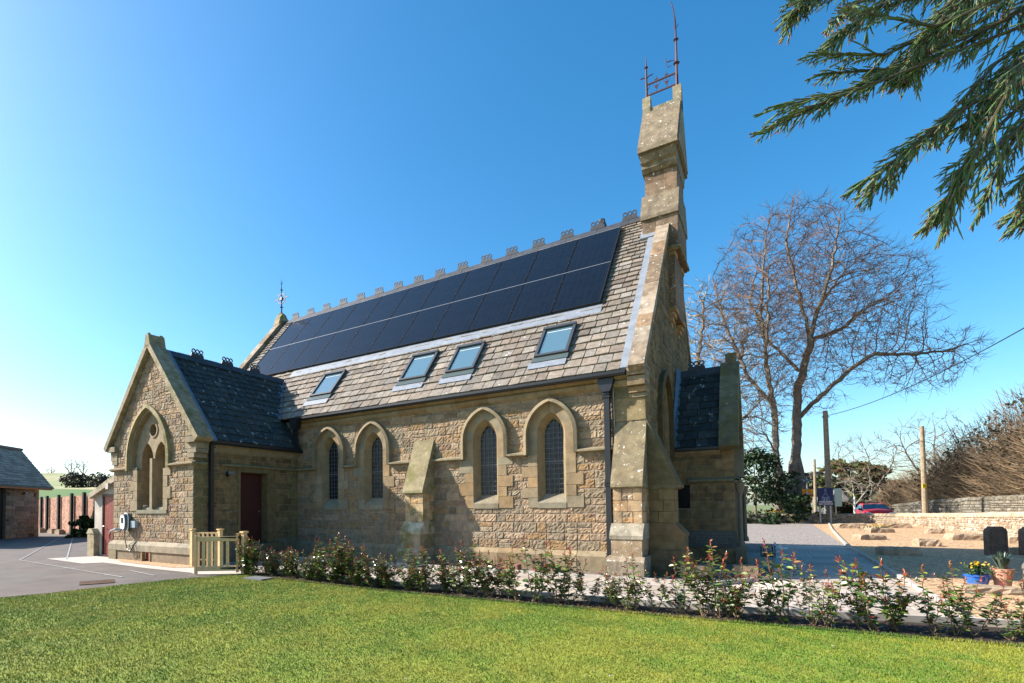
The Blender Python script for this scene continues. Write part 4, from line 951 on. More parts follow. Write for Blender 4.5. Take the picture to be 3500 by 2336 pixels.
m = MB(); m.box(-16.18, -15.94, 8.40, 8.52, 1.0, 1.2); m.build('isolator_box', mat('box_grey', (.27, .33, .36), .4), ch)
def flood(c, n, label):
    t = thing('floodlight', label, 'floodlight', c); n = Vector(n); s = Vector((-n.y, n.x, 0)); c = Vector(c)
    m = MB(); m.bar(c, c+n*.12, .04); m.bar(c+n*.12-Vector((0, 0, .02)), c+n*.2+Vector((0, 0, .03)), .22, .05, (1, 1, 1)); m.bar(c+n*.05-Vector((0, 0, .1)), c+n*.05-Vector((0, 0, .03)), .06); m.build('housing', BLK, t)
    m = MB(); q = c+n*.23; m.add([q-s*.1-Vector((0, 0, .04)), q+s*.1-Vector((0, 0, .04)), q+s*.1+Vector((0, 0, .05))-n*.02, q-s*.1+Vector((0, 0, .05))-n*.02], [(0, 1, 2, 3)]); m.build('lens', mat('lamp_lens', (.15, .15, .15), .15, spec=.8), t)
flood((WXR, 9.56, 2.56), (1, 0, 0), 'small black floodlight above the dark red door of the wing')
# ------------------------------------------------------------------ outbuilding and fence on the left
ob = thing('outbuilding', 'low stone outbuilding with grey slate hipped roof across the yard', 'outbuilding', (-39.5, 13.4, 0))
c0 = Vector((-37.70, 14.0, 0)); fx = Vector((.61, -.79, 0)); fy = Vector((-.79, -.61, 0)); fnn = -fy
m = MB(); stone_wall(m, c0, fx, (0, 0, 1), fnn, 2.85, 3.0, rows=(.2, .34), lens=(.25, .8), seed=90, pal=PAL+[(.2,.15,.1),(.3,.24,.16)], rough=.02, quoin=(1, 0), cell=.1, qpal=PAL)
def fbox(m, a0, a1, d0, d1, z0, z1, col=(1, 1, 1)):
    P = [c0+fx*a+fy*d+Vector((0, 0, z)) for z in (z0, z1) for a, d in ((a0, d0), (a1, d0), (a1, d1), (a0, d1))]
    m.add(P, [(0, 1, 2, 3), (4, 7, 6, 5), (0, 4, 5, 1), (1, 5, 6, 2), (2, 6, 7, 3), (3, 7, 4, 0)], col)
fbox(m, .02, 9, .35, 2.9, 0, 3.0, (.25, .2, .14)); fbox(m, .02, 2.85, .02, .35, 0, 3, (.3, .22, .15)); fbox(m, 5.2, 9, 0, .3, 0, 3, (.35, .27, .18)); V_ = [c0+fx*a+fy*d+Vector((0, 0, z)) for a in (.02, 9) for d, z in ((0, 3), (2.9, 3), (1.45, 5.2))]; m.add(V_, [(0, 1, 2), (3, 5, 4)], (.35, .28, .18)); m.build('wall', MS, ob)
m = MB(); fbox(m, 2.85, 5.2, .15, .25, 0, 2.9); m.build('door', mat('black_door', (.02, .018, .016), .6), ob)
m = MB(); ce = c0+fx*-.5+fy*-.5+Vector((0, 0, 3.02)); L_ = 10; dp = 1.95; rl = math.hypot(dp, 2.38)
pal_sunlit = [(.56, .44, .34), (.64, .51, .40), (.46, .37, .29), (.66, .55, .43)]  # sunlight put into the slate colours: raised and warmed on this unlit slope
sv_ = (fy*dp+Vector((0, 0, 2.38))).normalized(); nv_ = (Vector((0, 0, dp))-fy*2.38).normalized()
slates(m, ce, fx, sv_, nv_, L_, rl, .2, .2, (.25, .5), pal_sunlit, None, seed=91, th=.03)
R1 = ce+fy*dp+Vector((0, 0, 2.38)); m.add([ce+fy*2*dp, R1, R1+fx*L_, ce+fx*L_+fy*2*dp], [(0, 1, 2, 3)], (.2, .2, .2)); m.add([ce-Vector((0, 0, .02)), ce+fx*L_-Vector((0, 0, .02)), R1+fx*L_-Vector((0, 0, .02)), R1-Vector((0, 0, .02))], [(0, 1, 2, 3)], (.1, .1, .1)); m.build('roof', SLG, ob)
m = MB(); m.bar(R1, R1+fx*L_, .3, .14); m.build('ridge_tiles', mat('clay_ridge', (.17, .11, .09), .7), ob)
m = MB(); m.bar(ce-Vector((0, 0, .05))-fx*.05, ce+fx*L_-Vector((0, 0, .05)), .12, .1); m.build('gutter', IRON, ob)
m = MB(); m.bar(ce-Vector((0, 0, .14))+fy*.12, ce+fx*L_-Vector((0, 0, .14))+fy*.12, .2, .08); m.build('fascia', mat('fascia_wood', (.4, .17, .07), .6), ob)
flood(tuple(c0+fx*1.5+fnn*.03+Vector((0, 0, 2.62))), tuple(fnn), 'small black floodlight under the eaves of the outbuilding')
fe = thing('boarded_fence', 'tall reddish brown woven fence with dark posts behind the yard', 'fence', (-42, 17, 0))
fp = [(-52.0, 19.2), (-49.2, 18.5), (-46.0, 17.68), (-42.75, 17.16), (-38.83, 16.35), (-36.26, 15.98), (-33.5, 15.4), (-30.5, 14.8)]
WV = mat('woven_panel', (.33, .17, .11), .9, voro=9, noise=.3, nscale=.7, bump=.5)
for a, c in zip(fp[:-1], fp[1:]):
    m = MB(); m.bar((a[0], a[1]+.1, 1.3), (c[0], c[1]+.1, 1.3), .05, 2.5); m.build('panel', WV, fe)
for p in fp[1:-1]:
    m = MB(); m.bar((p[0], p[1]-.06, 0), (p[0], p[1]-.06, 2.72), .2, .16, up=(0, 1, 0)); m.build('post', mat('fence_post', (.02, .018, .016), .7) if p == fp[1] else bpy.data.materials['fence_post'], fe)
for i, (x, y) in enumerate(((-44.3, 16.6), (-41.6, 16.3), (-39.5, 15.9))):
    m = MB(); m.box(x-.35, x+.35, y-.2, y+.2, 0, .25, (1, 1, 1)); m.box(x-.3, x+.2, y-.15, y+.15, .25, .33); tag(m.build('stone_block', ROCKM), ('rough stone block at the fence foot nearest the outbuilding', 'middle rough stone block at the foot of the woven fence', 'rough stone block at the fence foot nearest the church wing')[i], 'stone block', 'blocks along the fence foot')

# ------------------------------------------------------------------ foliage helpers
def leafcloud(m, pts, size, cols, rr, flat=0, asp=.55):
    for p in pts:
        a = Vector((rr.gauss(0, 1), rr.gauss(0, 1), rr.gauss(0, 1)*(1-flat))).normalized(); b_ = a.orthogonal().normalized(); b_ = (Matrix.Rotation(rr.uniform(0, 6.3), 3, a) @ b_); c = a.cross(b_)
        s = size*rr.uniform(.6, 1.4); p = Vector(p)
        m.add([p-b_*s, p-c*s*asp+a*s*.12, p+b_*s, p+c*s*asp+a*s*.12], [(0, 1, 2), (0, 2, 3)], jit(rr.choice(cols), .25, rr))
def ell_pts(c, r, n, rr, shell=.5):
    out = []
    while len(out) < n:
        v = Vector((rr.gauss(0, 1), rr.gauss(0, 1), rr.gauss(0, 1))).normalized()*(rr.uniform(shell, 1)**.6)
        out.append((c[0]+v.x*r[0], c[1]+v.y*r[1], c[2]+v.z*r[2]))
    return out
def colonize(seeds, attr, step=.45, infl=3.2, kill=.8, iters=150, maxn=9000, grav=.0, rs=3):
    rg = np.random.default_rng(rs); pos = []; par = []
    for path in seeds:
        pr = -1 if path[0] is None else path[0]; pts = [np.array(p, float) for p in path[1:]]
        if pr < 0 and pos:
            dd_ = np.linalg.norm(np.array(pos)-pts[0], axis=1)
            if dd_.min() < 1.2: pr = int(dd_.argmin()); pts = pts[1:]
        if pr >= 0: last = pos[pr]
        else: pos.append(pts[0]); par.append(-1); last = pts[0]; pr = len(pos)-1; pts = pts[1:]
        for q in pts:
            n = max(1, int(np.linalg.norm(q-last)/step)); a = last.copy()
            for i in range(1, n+1): pos.append(a+(q-a)*i/n+rg.normal(0, .11*step, 3)); par.append(pr); pr = len(pos)-1
            last = q
    P = np.array(pos); A = np.array(attr); d = np.full(len(A), 1e9); near = np.zeros(len(A), int)
    for s in range(0, len(P), 400):
        D_ = np.linalg.norm(A[:, None]-P[None, s:s+400], axis=2); k = D_.argmin(1); v = D_[np.arange(len(A)), k]; u = v < d; d[u] = v[u]; near[u] = k[u]+s
    alive = d > kill
    for it in range(iters):
        act = alive & (d < infl*(1+it*.03)); 
        if not act.any() or len(P) > maxn: break
        ids = near[act]; vec = A[act]-P[ids]; vec /= np.linalg.norm(vec, axis=1)[:, None]+1e-9
        uid, inv = np.unique(ids, return_inverse=True); S = np.zeros((len(uid), 3)); np.add.at(S, inv, vec); kc_ = np.bincount(np.array(par)[np.array(par) >= 0], minlength=len(P))[uid]; okn = kc_ < 3; S = S[okn]; alive[np.isin(near, uid[~okn]) & (rg.random(len(A)) < .5)] = False; uid = uid[okn]
        if not len(uid): continue
        S /= np.linalg.norm(S, axis=1)[:, None]+1e-9; pa = np.array(par)[uid]; pv = P[uid]-P[np.maximum(pa, 0)]; pv /= np.linalg.norm(pv, axis=1)[:, None]+1e-9; S += .9*pv+rg.normal(0, .16, S.shape); S[:, 2] += grav; S /= np.linalg.norm(S, axis=1)[:, None]+1e-9
        Q = P[uid]+S*step; base = len(P); P = np.vstack([P, Q]); par += list(uid)
        D_ = np.linalg.norm(A[:, None]-Q[None], axis=2) if len(Q)*len(A) < 4e6 else None
        if D_ is None:
            for s in range(0, len(Q), 500):
                T = np.linalg.norm(A[:, None]-Q[None, s:s+500], axis=2); k = T.argmin(1); v = T[np.arange(len(A)), k]; u = v < d; d[u] = v[u]; near[u] = k[u]+base+s
        else: k = D_.argmin(1); v = D_[np.arange(len(A)), k]; u = v < d; d[u] = v[u]; near[u] = k[u]+base
        alive &= d > kill
    return P, par
def tree_mesh(P, par, tip=.014, p=2.35, minr=.0, sides=4, twig=None, rs=1, rmax=None, base_flare=0):
    rg = random.Random(rs); n = len(P); acc = [0.0]*n; kids = [0]*n
    for i in range(n-1, -1, -1):
        if acc[i] == 0: acc[i] = tip**p
        if par[i] >= 0: acc[par[i]] += acc[i]; kids[par[i]] += 1
    r = [a**(1/p) for a in acc]
    if rmax: k = rmax/max(r); 
    trunk = MB(); fine = MB()
    for i in range(n):
        j = par[i]
        if j < 0: continue
        rj = min(r[j], r[i]*1.25); a, b_ = Vector(P[j]), Vector(P[i]); m = trunk if r[i] > .05 else fine
        if (b_-a).length < 1e-4: continue
        e = (b_-a).normalized()*r[i]*.4
        m.tube([a, b_+e], [rj, r[i]], 7 if r[i] > .12 else (4 if r[i] > .03 else 3), cap=False)
    if twig:
        for i in range(n):
            if kids[i] == 0 or (r[i] < .035 and rg.random() < twig[2]):
                for k in range(twig[0] if kids[i] == 0 else 1):
                    j = par[i] if par[i] >= 0 else i; d = (Vector(P[i])-Vector(P[j])); d = d.normalized() if d.length > 1e-6 else Vector((0, 0, 1))
                    d = (d+Vector((rg.gauss(0, .6), rg.gauss(0, .6), rg.gauss(.15, .5)))).normalized(); L_ = twig[1]*rg.uniform(.5, 1.4); a = Vector(P[i]); q = a+d*L_*.5+Vector((rg.gauss(0, .05), rg.gauss(0, .05), 0))*L_
                    fine.tube([a, q, q+(d+Vector((0, 0, .3))).normalized()*L_*.5], [tip*.9, tip*.75, tip*.4], 3, cap=False)
    return trunk, fine, r
def to_world(base, lat, h, dep): return (base[0]+.8327*lat-.5537*dep, base[1]+.5526*lat+.8327*dep, base[2]+h)
def local_tree(name, label, base, seeds, ells, nattr, tip, step, infl, kill, twig, seed, maxn=9000, grp=None, pp=2.35, grav=0):
    rg = random.Random(seed); at = []
    tot = sum(e[3]*e[4]*e[5] for e in ells)
    for e in ells:
        for p in ell_pts((e[0], e[1], e[2]), (e[3], e[4], e[5]), int(nattr*e[3]*e[4]*e[5]/tot), rg, 0.05): at.append(to_world(base, p[0], p[2], p[1]))
    sd = [[s[0]]+[to_world(base, *q) for q in s[1:]] for s in seeds]
    P, par = colonize(sd, at, step, infl, kill, maxn=maxn, rs=seed, grav=grav)
    t = thing(name, label, 'tree', base, grp); trunk, fine, r = tree_mesh(P, par, tip, pp, twig=twig, rs=seed)
    return t, trunk, fine, P
# ------------------------------------------------------------------ big lime tree
B0 = (1.3, 48.9, -.2)
k = 42/1803.3*.7653
def LP(x, y, dep): return ((x-560)*k, (1500-y)*k+.9, dep)
seedsL = [
 [None, LP(520, 1540, 0), LP(495, 1300, 0), LP(500, 1050, .3), LP(478, 850, .4), LP(450, 620, .2), LP(462, 430, 0), LP(490, 230, 0)],
 [None, LP(570, 1540, .3), LP(590, 1200, .3), LP(600, 960, .2), LP(645, 760, -.3), LP(585, 560, -.6), LP(548, 330, -.4), LP(605, 110, 0)],
 [None, LP(604, 1090, .3), LP(690, 980, -.5), LP(780, 885, -1.2), LP(850, 838, -1.6), LP(1000, 850, -2), LP(1150, 830, -2), LP(1270, 785, -2)],
 [None, LP(645, 770, -.3), LP(720, 600, .8), LP(850, 450, 1.4), LP(940, 360, 1.5)],
 [None, LP(650, 765, -.3), LP(840, 680, 1), LP(1000, 560, 1.5), LP(1110, 500, 1.5)],
 [None, LP(640, 745, -.3), LP(690, 480, -1.5), LP(735, 250, -1.5)],
 [None, LP(498, 1020, .3), LP(420, 900, 1.0), LP(340, 640, 1.6), LP(300, 420, 2)],
 [None, LP(492, 1240, 0), LP(410, 1160, -1), LP(345, 1165, -1.6), LP(320, 1250, -2)],
 [None, LP(480, 860, .4), LP(400, 700, -2), LP(370, 480, -3)],
 [None, LP(604, 900, .2), LP(560, 700, 2.5), LP(520, 500, 3.5), LP(560, 300, 3)]]
ells = [(40*k, 0, (1500-430)*k, 330*k, 4.5, 330*k), (250*k, 0, (1500-560)*k, 330*k, 4.5, 300*k), (430*k, -1.5, (1500-800)*k, 290*k, 3, 140*k), (-160*k, 0, (1500-640)*k, 250*k, 4, 290*k), (0, 0, (1500-850)*k, 220*k, 3, 200*k), (-190*k, 0, (1500-980)*k, 120*k, 2, 240*k)]
t, trunk, fine, P = local_tree('lime_tree', 'huge bare lime tree with twin trunks beyond the low wall', B0, seedsL, ells, 14000, .013, .36, 3.0, .48, (5, .75, .7), 5, maxn=28000, pp=2.25, grav=.22)
for (x, w, s) in ((520, 1.25, 1), (592, 1.1, 1)):
    b0 = Vector(to_world(B0, *LP(x, 1560, 0))); b0.z = -.3
    trunk.tube([b0, Vector(to_world(B0, *LP(x, 1500, 0))), Vector(to_world(B0, *LP(x-(8 if x < 550 else -8), 1400, .1))), Vector(to_world(B0, *LP(500 if x < 550 else 594, 1240, .2)))], [w*.80, w*.58, w*.40, w*.10], 14, cap=False)
trunk.build('trunk', BARK, t); fine.build('twigs', TWIG, t)
# second bare tree, behind the church gable
B1 = (-4.5, 48.0, -.2)
sd = [[None, (0, -.5, 0), (0, 4, 0), (-.6, 9, .3), (-.3, 14, 0), (.3, 18, 0)], [None, (-.3, 7, .2), (2, 11, -.6), (3.2, 15, -.6)], [None, (-.4, 6, .2), (-3, 10, 1), (-3.6, 15, 1)], [None, (0, 5, 0), (3, 8.5, 0), (4.5, 10, 0)]]
t, trunk, fine, P = local_tree('bare_tree', 'bare knobbly tree half hidden behind the church gable', B1, sd, [(0.5, 0, 13, 5.6, 4, 7.2), (2.5, 0, 8, 3.8, 3, 4)], 3600, .022, .42, 3, .62, (3, .6, .4), 9, maxn=9000)
trunk.build('trunk', BARK, t); fine.build('twigs', mat('pale_twigs', (.33, .27, .19), .85), t)
# bare trees further along the lane
for i, (B, hh, sc, lb) in enumerate((((9.5, 81, -.2), 9.5, 1.0, 'distant bare tree left of the bushy bank, above the red car'), ((14.8, 79, 0), 11.0, 1.1, 'distant bare tree rising behind the bushy bank'))):
    sd = [[None, (0, -.5, 0), (.2, hh*.35, 0), (0, hh*.75, 0)], [None, (.1, hh*.25, 0), (-2.2, hh*.5, 0), (-3.4, hh*.7, 0)], [None, (.1, hh*.3, 0), (2.4, hh*.6, 0), (3.2, hh*.8, 0)]]
    t, trunk, fine, P = local_tree('bare_tree', lb, B, sd, [(0, 0, hh*.68, 5.2*sc, 3, hh*.36)], 1300, .018, .45, 3, .7, (3, .8, .4), 20+i, maxn=4000, grp='bare trees along the lane'); trunk.build('trunk', BARK, t); fine.build('twigs', TWIG, t)
t, trunk, fine, P = local_tree('young_tree', 'slender pale bare young tree left of the red car', (5.70, 57.8, -.2), [[None, (0, 0, 0), (.1, 2, 0), (-.2, 4.6, 0)], [None, (.05, 1.5, 0), (1.1, 2.8, 0), (1.6, 3.7, 0)]], [(.2, 0, 3, 2.0, 1, 1.8)], 260, .009, .25, 2, .4, (2, .4, .3), 31, maxn=800); trunk.build('trunk', GREY, t); fine.build('twigs', mat('silver_twigs', (.42, .36, .3), .8), t)
# hill trees on the left
HT = [((-250, 97, 15.2), 5.5, 'small bare hilltop tree leaning on the skyline, leftmost of the hilltop trees'), ((-243, 101.5, 15), 9, 'tallest bare tree of the hilltop group on the skyline'), ((-239, 104.5, 14.8), 8.5, 'slim bare hilltop tree right of the tallest one'), ((-216, 112, 11), 9.5, 'wide bare tree on the hillside above the green field'), ((-196, 110, 9), 10.5, 'bare tree on the hillside partly hidden by the church wing')]
for i, (B, hh, lb) in enumerate(HT):
    sd = [[None, (0, 0, 0), (0, hh*.3, 0), (.3, hh*.7, 0)], [None, (0, hh*.25, 0), (-hh*.25, hh*.6, 0)], [None, (0, hh*.25, 0), (hh*.28, hh*.6, 0)]]
    t, trunk, fine, P = local_tree('bare_tree', lb, B, sd, [(0, 0, hh*.62, hh*(.62 if i > 2 else .4), 2, hh*.38)], 330, .07, .6, 4, 1.0, (2, 1.1, .2), 50+i, maxn=900, grp='bare trees on the far hill'); trunk.build('trunk', TWIG, t); fine.build('twigs', TWIG, t)
# hill and field behind the fence
b = MB(); NA, NR = 40, 24; vs = []
def hh(d, a):
    z = np.interp(d, [60, 90, 120, 170, 220, 260, 400], [-.2, 2.5, 5.4, 8.5, 14.8, 15.6, 10]); 
    f = np.interp(a, [-80, -66, -60, -50, -42], [1.0, 1.0, .86, .55, 0]); return z*f
for j in range(NR+1):
    d = 60+340*j/NR
    for i in range(NA+1):
        a = -84+46*i/NA; vs.append((d*math.sin(math.radians(a)), d*math.cos(math.radians(a)), float(hh(d, a))+.35*math.sin(i*1.3+j*.8)*(d > 130)))
b.add(vs, [(j*(NA+1)+i, j*(NA+1)+i+1, (j+1)*(NA+1)+i+1, (j+1)*(NA+1)+i) for j in range(NR) for i in range(NA)]); b.smooth = True
struct(b.build('hill', mat('hill_grass', (.34, .30, .16), .95, noise=.25, nscale=.12, col2=(.18, .23, .08), c2scale=.02), at=(0, 0, 0)))
b = MB(); vs = []
for j in range(5):
    d = 72+13*j
    for i in range(NA+1): a = -84+46*i/NA; vs.append((d*math.sin(math.radians(a)), d*math.cos(math.radians(a)), float(hh(d, a))+.25))
b.add(vs, [(j*(NA+1)+i, j*(NA+1)+i+1, (j+1)*(NA+1)+i+1, (j+1)*(NA+1)+i) for j in range(4) for i in range(NA)]); b.smooth = True
struct(b.build('green_field', mat('spring_crop', (.085, .15, .03), .9), at=(0, 0, 0)))
rr = random.Random(77)
for i in range(9):
    d = 150+rr.uniform(-6, 8); a = -67+i*1.9; z = float(hh(d, a)); c = (d*math.sin(math.radians(a)), d*math.cos(math.radians(a)), z+1.6)
    m = MB(); leafcloud(m, ell_pts(c, (4.5, 3, 2.2), 520, rr, .2), .42, [(.09, .08, .06), (.13, .11, .08), (.06, .08, .04)], rr); tag(m.build('hillside_thicket', LEAFM), 'dark leafless thicket on the slope above the green field, '+['nearest the outbuilding roof', 'second from the outbuilding', 'third from the outbuilding', 'fourth from the outbuilding', 'in the middle of the row', 'fourth from the church wing', 'third from the church wing', 'second from the church wing', 'nearest the church wing'][i], 'thicket', 'thickets along the hillside')

# ------------------------------------------------------------------ evergreens right
def cloudtree(name, label, base, h, w, prof, n, size, cols, seed, trunk_r=.12, cat='tree', grp=None, flat=0):
    rr = random.Random(seed); t = thing(name, label, cat, base, grp); m = MB(); pts = []
    clumps = []
    for i in range(max(12, n//60)):
        z = rr.uniform(.02, 1); r_ = w*float(np.interp(z, [p[0] for p in prof], [p[1] for p in prof])); a = rr.uniform(0, 6.3); q = rr.uniform(.35, 1.05)
        clumps.append((base[0]+math.cos(a)*r_*q, base[1]+math.sin(a)*r_*q, base[2]+h*z, rr.uniform(.10, .2)*w))
    for c in clumps:
        for p in ell_pts(c[:3], (c[3]*1.5, c[3]*1.5, c[3]*.8), 60, rr, .2): pts.append(p)
    leafcloud(m, pts, size, cols, rr, flat); m.build('crown', LEAFM, t)
    m = MB(); m.tube([(base[0], base[1], base[2]-.3), (base[0], base[1], base[2]+h*.85)], [trunk_r, trunk_r*.3], 7); m.build('trunk', BARK, t); return t
cloudtree('pine_tree', 'distant yellow-green pine tree above the clipped hedge', (8.6, 95.6, -.2), 8.0, 4.6, [(0, .5), (.3, .9), (.6, 1), (.85, .6), (1, .15)], 3400, .32, [(.17, .19, .05), (.12, .15, .045), (.24, .24, .07), (.06, .09, .03)], 3)
cloudtree('cypress_tree', 'distant dark green conifer beside the pine', (11.2, 91, -.2), 6.6, 3.6, [(0, 1), (.3, 1), (.7, .6), (1, .1)], 3000, .3, [(.07, .11, .04), (.10, .13, .05), (.15, .13, .07), (.04, .06, .02)], 4)
cloudtree('holly_bush', 'dark glossy evergreen bush left of the lime trunks', (-1.1, 45.4, -.2), 5.4, 3.0, [(0, .9), (.3, 1), (.7, .85), (1, .4)], 6000, .13, [(.025, .06, .02), (.04, .09, .03), (.015, .035, .015), (.08, .13, .05)], 6, cat='bush')
cloudtree('ivy_bush', 'small green shrub growing right of the lime trunks', (2.2, 47.0, -.2), 2.4, 1.0, [(0, .8), (.5, 1), (1, .4)], 1500, .10, [(.07, .13, .03), (.13, .19, .04), (.04, .07, .02)], 8, cat='shrub')
cloudtree('laurel_bush', 'low green shrub against the woven fence', (-33.7, 14.6, 0), 1.35, .8, [(0, .9), (.5, 1), (1, .5)], 1800, .10, [(.05, .10, .02), (.12, .17, .04), (.03, .05, .015)], 9, cat='shrub')
rr = random.Random(15)
m = MB(); pts = []
for _ in range(6000): t_ = rr.random(); pts.append((4.3+4.6*t_+rr.uniform(-.4, .4), 60.5+3.1*t_+rr.uniform(-.4, .4), rr.uniform(-.1, 1.72)))
leafcloud(m, pts, .12, [(.055, .05, .02), (.09, .075, .035), (.035, .04, .015)], rr); m.bar((4.4, 60.6, .75), (8.9, 63.6, .75), .5, 1.6, (.03, .03, .015)); tag(m.build('clipped_hedge', LEAFM), 'brown clipped hedge behind the red car', 'hedge')
m = MB(); pts = []
for _ in range(7000):
    t_ = rr.random(); x_ = -2+52*t_; pts.append((x_, 190-x_*.55+rr.uniform(-6, 6), rr.uniform(-.5, 1)*4+4+2.2*math.sin(t_*9)))
leafcloud(m, pts, .95, [(.12, .11, .085), (.15, .135, .10), (.10, .12, .07)], rr); tag(m.build('distant_woods', LEAFM), 'far grey brown band of woodland along the horizon', 'woods', kind='stuff')
# bushy bank: each hawthorn-like bush on its own
b = MB(); bk = [(7.2, 60), (9.0, 53.5), (10.2, 47.5), (11.2, 41), (12.4, 34), (13.5, 26), (16, 16)]
vs = []
for j, (x, y) in enumerate(bk):
    for i, (dx, dz) in enumerate(((0, -.15), (1.2, .55), (3.5, 1.2), (9, 1.8), (30, 2))): vs.append((x+dx*.83, y+dx*.55, dz))
b.add(vs, [(j*5+i, j*5+i+1, (j+1)*5+i+1, (j+1)*5+i) for j in range(len(bk)-1) for i in range(4)]); struct(b.build('bank', mat('bank_grass', (.10, .15, .03), .95, noise=.35, nscale=.8, col2=(.16, .13, .07), c2scale=.5), at=(0, 0, 0)))
GREENS = [(.12, .15, .04), (.08, .105, .03), (.19, .17, .08)]
bush_lab = ['brown leafless bush at the far left end of the bank', 'leafless bush second along the bank from its left end', 'dense leafless bush behind the right utility pole', 'bare bush right of the utility pole, fourth along the bank', 'tall bare bush with ivy, third from the right on the bank', 'tall ivy-dark bush near the right edge of the bank', 'nearest tall bush on the bank at the right edge']
for i, (x, y, z, w, hh_) in enumerate(((10.6, 62, .3, 3.2, 4.4), (12.2, 57.5, .7, 3.6, 6.4), (13.4, 52.5, 1.1, 4.0, 8.0), (14.4, 47.5, 1.4, 4.2, 9.6), (15.2, 42.5, 1.5, 4.3, 11.2), (16.0, 37, 1.6, 4.5, 11.6), (16.6, 31, 1.6, 4.4, 10.5))):
    rr = random.Random(200+i); t = thing('hedgerow_bush', bush_lab[i], 'bush', (x, y, z), 'bushes on the bank'); m = MB(); base = Vector((x, y, z))
    for _ in range(6500):
        v = Vector((rr.gauss(0, 1), rr.gauss(0, 1), abs(rr.gauss(0, 1)))).normalized(); q = rr.uniform(.2, .93)
        p = base+Vector((v.x*w*q, v.y*w*q, v.z*hh_*.86*q+.1)); d = (Vector((v.x, v.y, v.z*1.1+.3))+Vector((-.35, -.15, 0))+Vector((rr.gauss(0, .42), rr.gauss(0, .42), rr.gauss(0, .36)))).normalized(); L_ = rr.uniform(.5, 1.2)*(1 if q > .6 else 1.4)
        q1 = p+d*L_*.55; q2 = q1+(d+Vector((rr.gauss(0, .2), rr.gauss(0, .2), .25))).normalized()*L_*.45; r_ = rr.uniform(.005, .012)
        m.tube([p, q1, q2], [r_*1.3, r_, r_*.4], 3, jit(rr.choice([(.9, .8, .7), (1.2, 1.0, .8), (.6, .55, .5)]), .2, rr), cap=False)
    m.build('branches', mat('hedge_twigs', (.23, .185, .13), .85, attr=True) if i == 0 else bpy.data.materials['hedge_twigs'], t)
    m = MB(); leafcloud(m, ell_pts((x, y, z+hh_*.38), (w*.85, w*.85, hh_*(.42 if i > 3 else .36)), 2200 if i < 4 else 4200, rr, .1), .13 if i < 4 else .11, GREENS if i > 3 else [(.085, .065, .045), (.06, .055, .03), (.11, .085, .05)], rr); m.build('undergrowth', LEAFM, t)
    m = MB()
    for _ in range(14): a = rr.uniform(0, 6.3); q = rr.uniform(.1, .7); m.tube([base+Vector((math.cos(a)*q*w*.5, math.sin(a)*q*w*.5, -.2)), base+Vector((math.cos(a)*q*w*.7, math.sin(a)*q*w*.7, hh_*.4)), base+Vector((math.cos(a)*q*w, math.sin(a)*q*w, hh_*.75))], [.06, .04, .015], 5, cap=False)
    m.build('stems', TWIG, t)

# ------------------------------------------------------------------ boundary walls
def seg_wall(m, pts, z0f, ztf, th, seed, pal, mort, rows, lens, cope=None, rough=.02, cell=.11):
    for i, (a, c) in enumerate(zip(pts[:-1], pts[1:])):
        A_, C_ = Vector((*a, 0)), Vector((*c, 0)); u = (C_-A_).normalized(); L_ = (C_-A_).length; n_ = Vector((u.y, -u.x, 0))
        z0 = min(z0f(a), z0f(c))-.05; h = max(ztf(a), ztf(c))-z0
        def ins(s, b_): return z0+b_ < ztf(a)+(ztf(c)-ztf(a))*s/L_
        stone_wall(m, A_+Vector((0, 0, z0)), u, (0, 0, 1), n_, L_, h, ins, rows, lens, rough, .03, pal, seed+i, cell, (0, 0), .016, mort, .2)
        P = [A_-n_*.01, C_-n_*.01, C_-n_*th, A_-n_*th]; m.add([p+Vector((0, 0, z0)) for p in P]+[p+Vector((0, 0, (ztf(a), ztf(c), ztf(c), ztf(a))[k_])) for k_, p in enumerate(P)], [(4, 5, 6, 7), (2, 3, 7, 6), (1, 2, 6, 5), (0, 4, 7, 3)], mort)
        if cope:
            s = 0
            while s < L_:
                l = cope[0]*random.Random(seed*31+int(s*100)+i).uniform(.7, 1.3); q = A_+u*(s+l/2)-n_*th/2; zt = ztf(a)+(ztf(c)-ztf(a))*min(1, s/L_); c_ = jit(random.Random(int(s*77)+seed).choice(cope[2]), .15); hh_ = cope[1]
                pr = [(-th/2-.04, 0), (-th/2-.03, hh_*.5), (-th*.28, hh_*.92), (0, hh_), (th*.28, hh_*.92), (th/2+.03, hh_*.5), (th/2+.04, 0)]
                V_ = [q+u*(e_*(l/2-.012))+n_*p_[0]+Vector((0, 0, zt+p_[1])) for e_ in (-1, 1) for p_ in pr]; nn = len(pr)
                m.add(V_, [tuple(range(nn-1, -1, -1)), tuple(range(nn, 2*nn))]+[(k_, k_+1, nn+k_+1, nn+k_) for k_ in range(nn-1)], c_); s += l
CREAM = (.58, .475, .34)
bwp = [(-1.55, 45.3), (1.0, 45.85), (3.6, 46.3), (5.4, 46.6), (6.6, 45.6), (7.15, 41), (7.45, 36), (7.7, 32), (7.9, 28), (8.1, 22), (8.2, 14)]
def bz(p): return hterr(*p)
def bt(p): return float(np.interp(p[1], [14, 28, 36, 45], [1.35, .98, .80, .66])) if p[0] > 5 else .65
pb = [(.48, .38, .27), (.50, .38, .26), (.36, .28, .2), (.58, .46, .33), (.62, .55, .45), (.45, .34, .24)]
m = MB(); seg_wall(m, bwp[:5], bz, bt, .42, 300, pb, CREAM, (.08, .15), (.15, .5), (.24, .18, [(.50, .41, .28), (.56, .46, .33), (.47, .38, .25)]), .02, .12)
tag(m.build('garden_wall', MS), 'cream mortared low stone wall with rounded coping in front of the sign', 'wall')
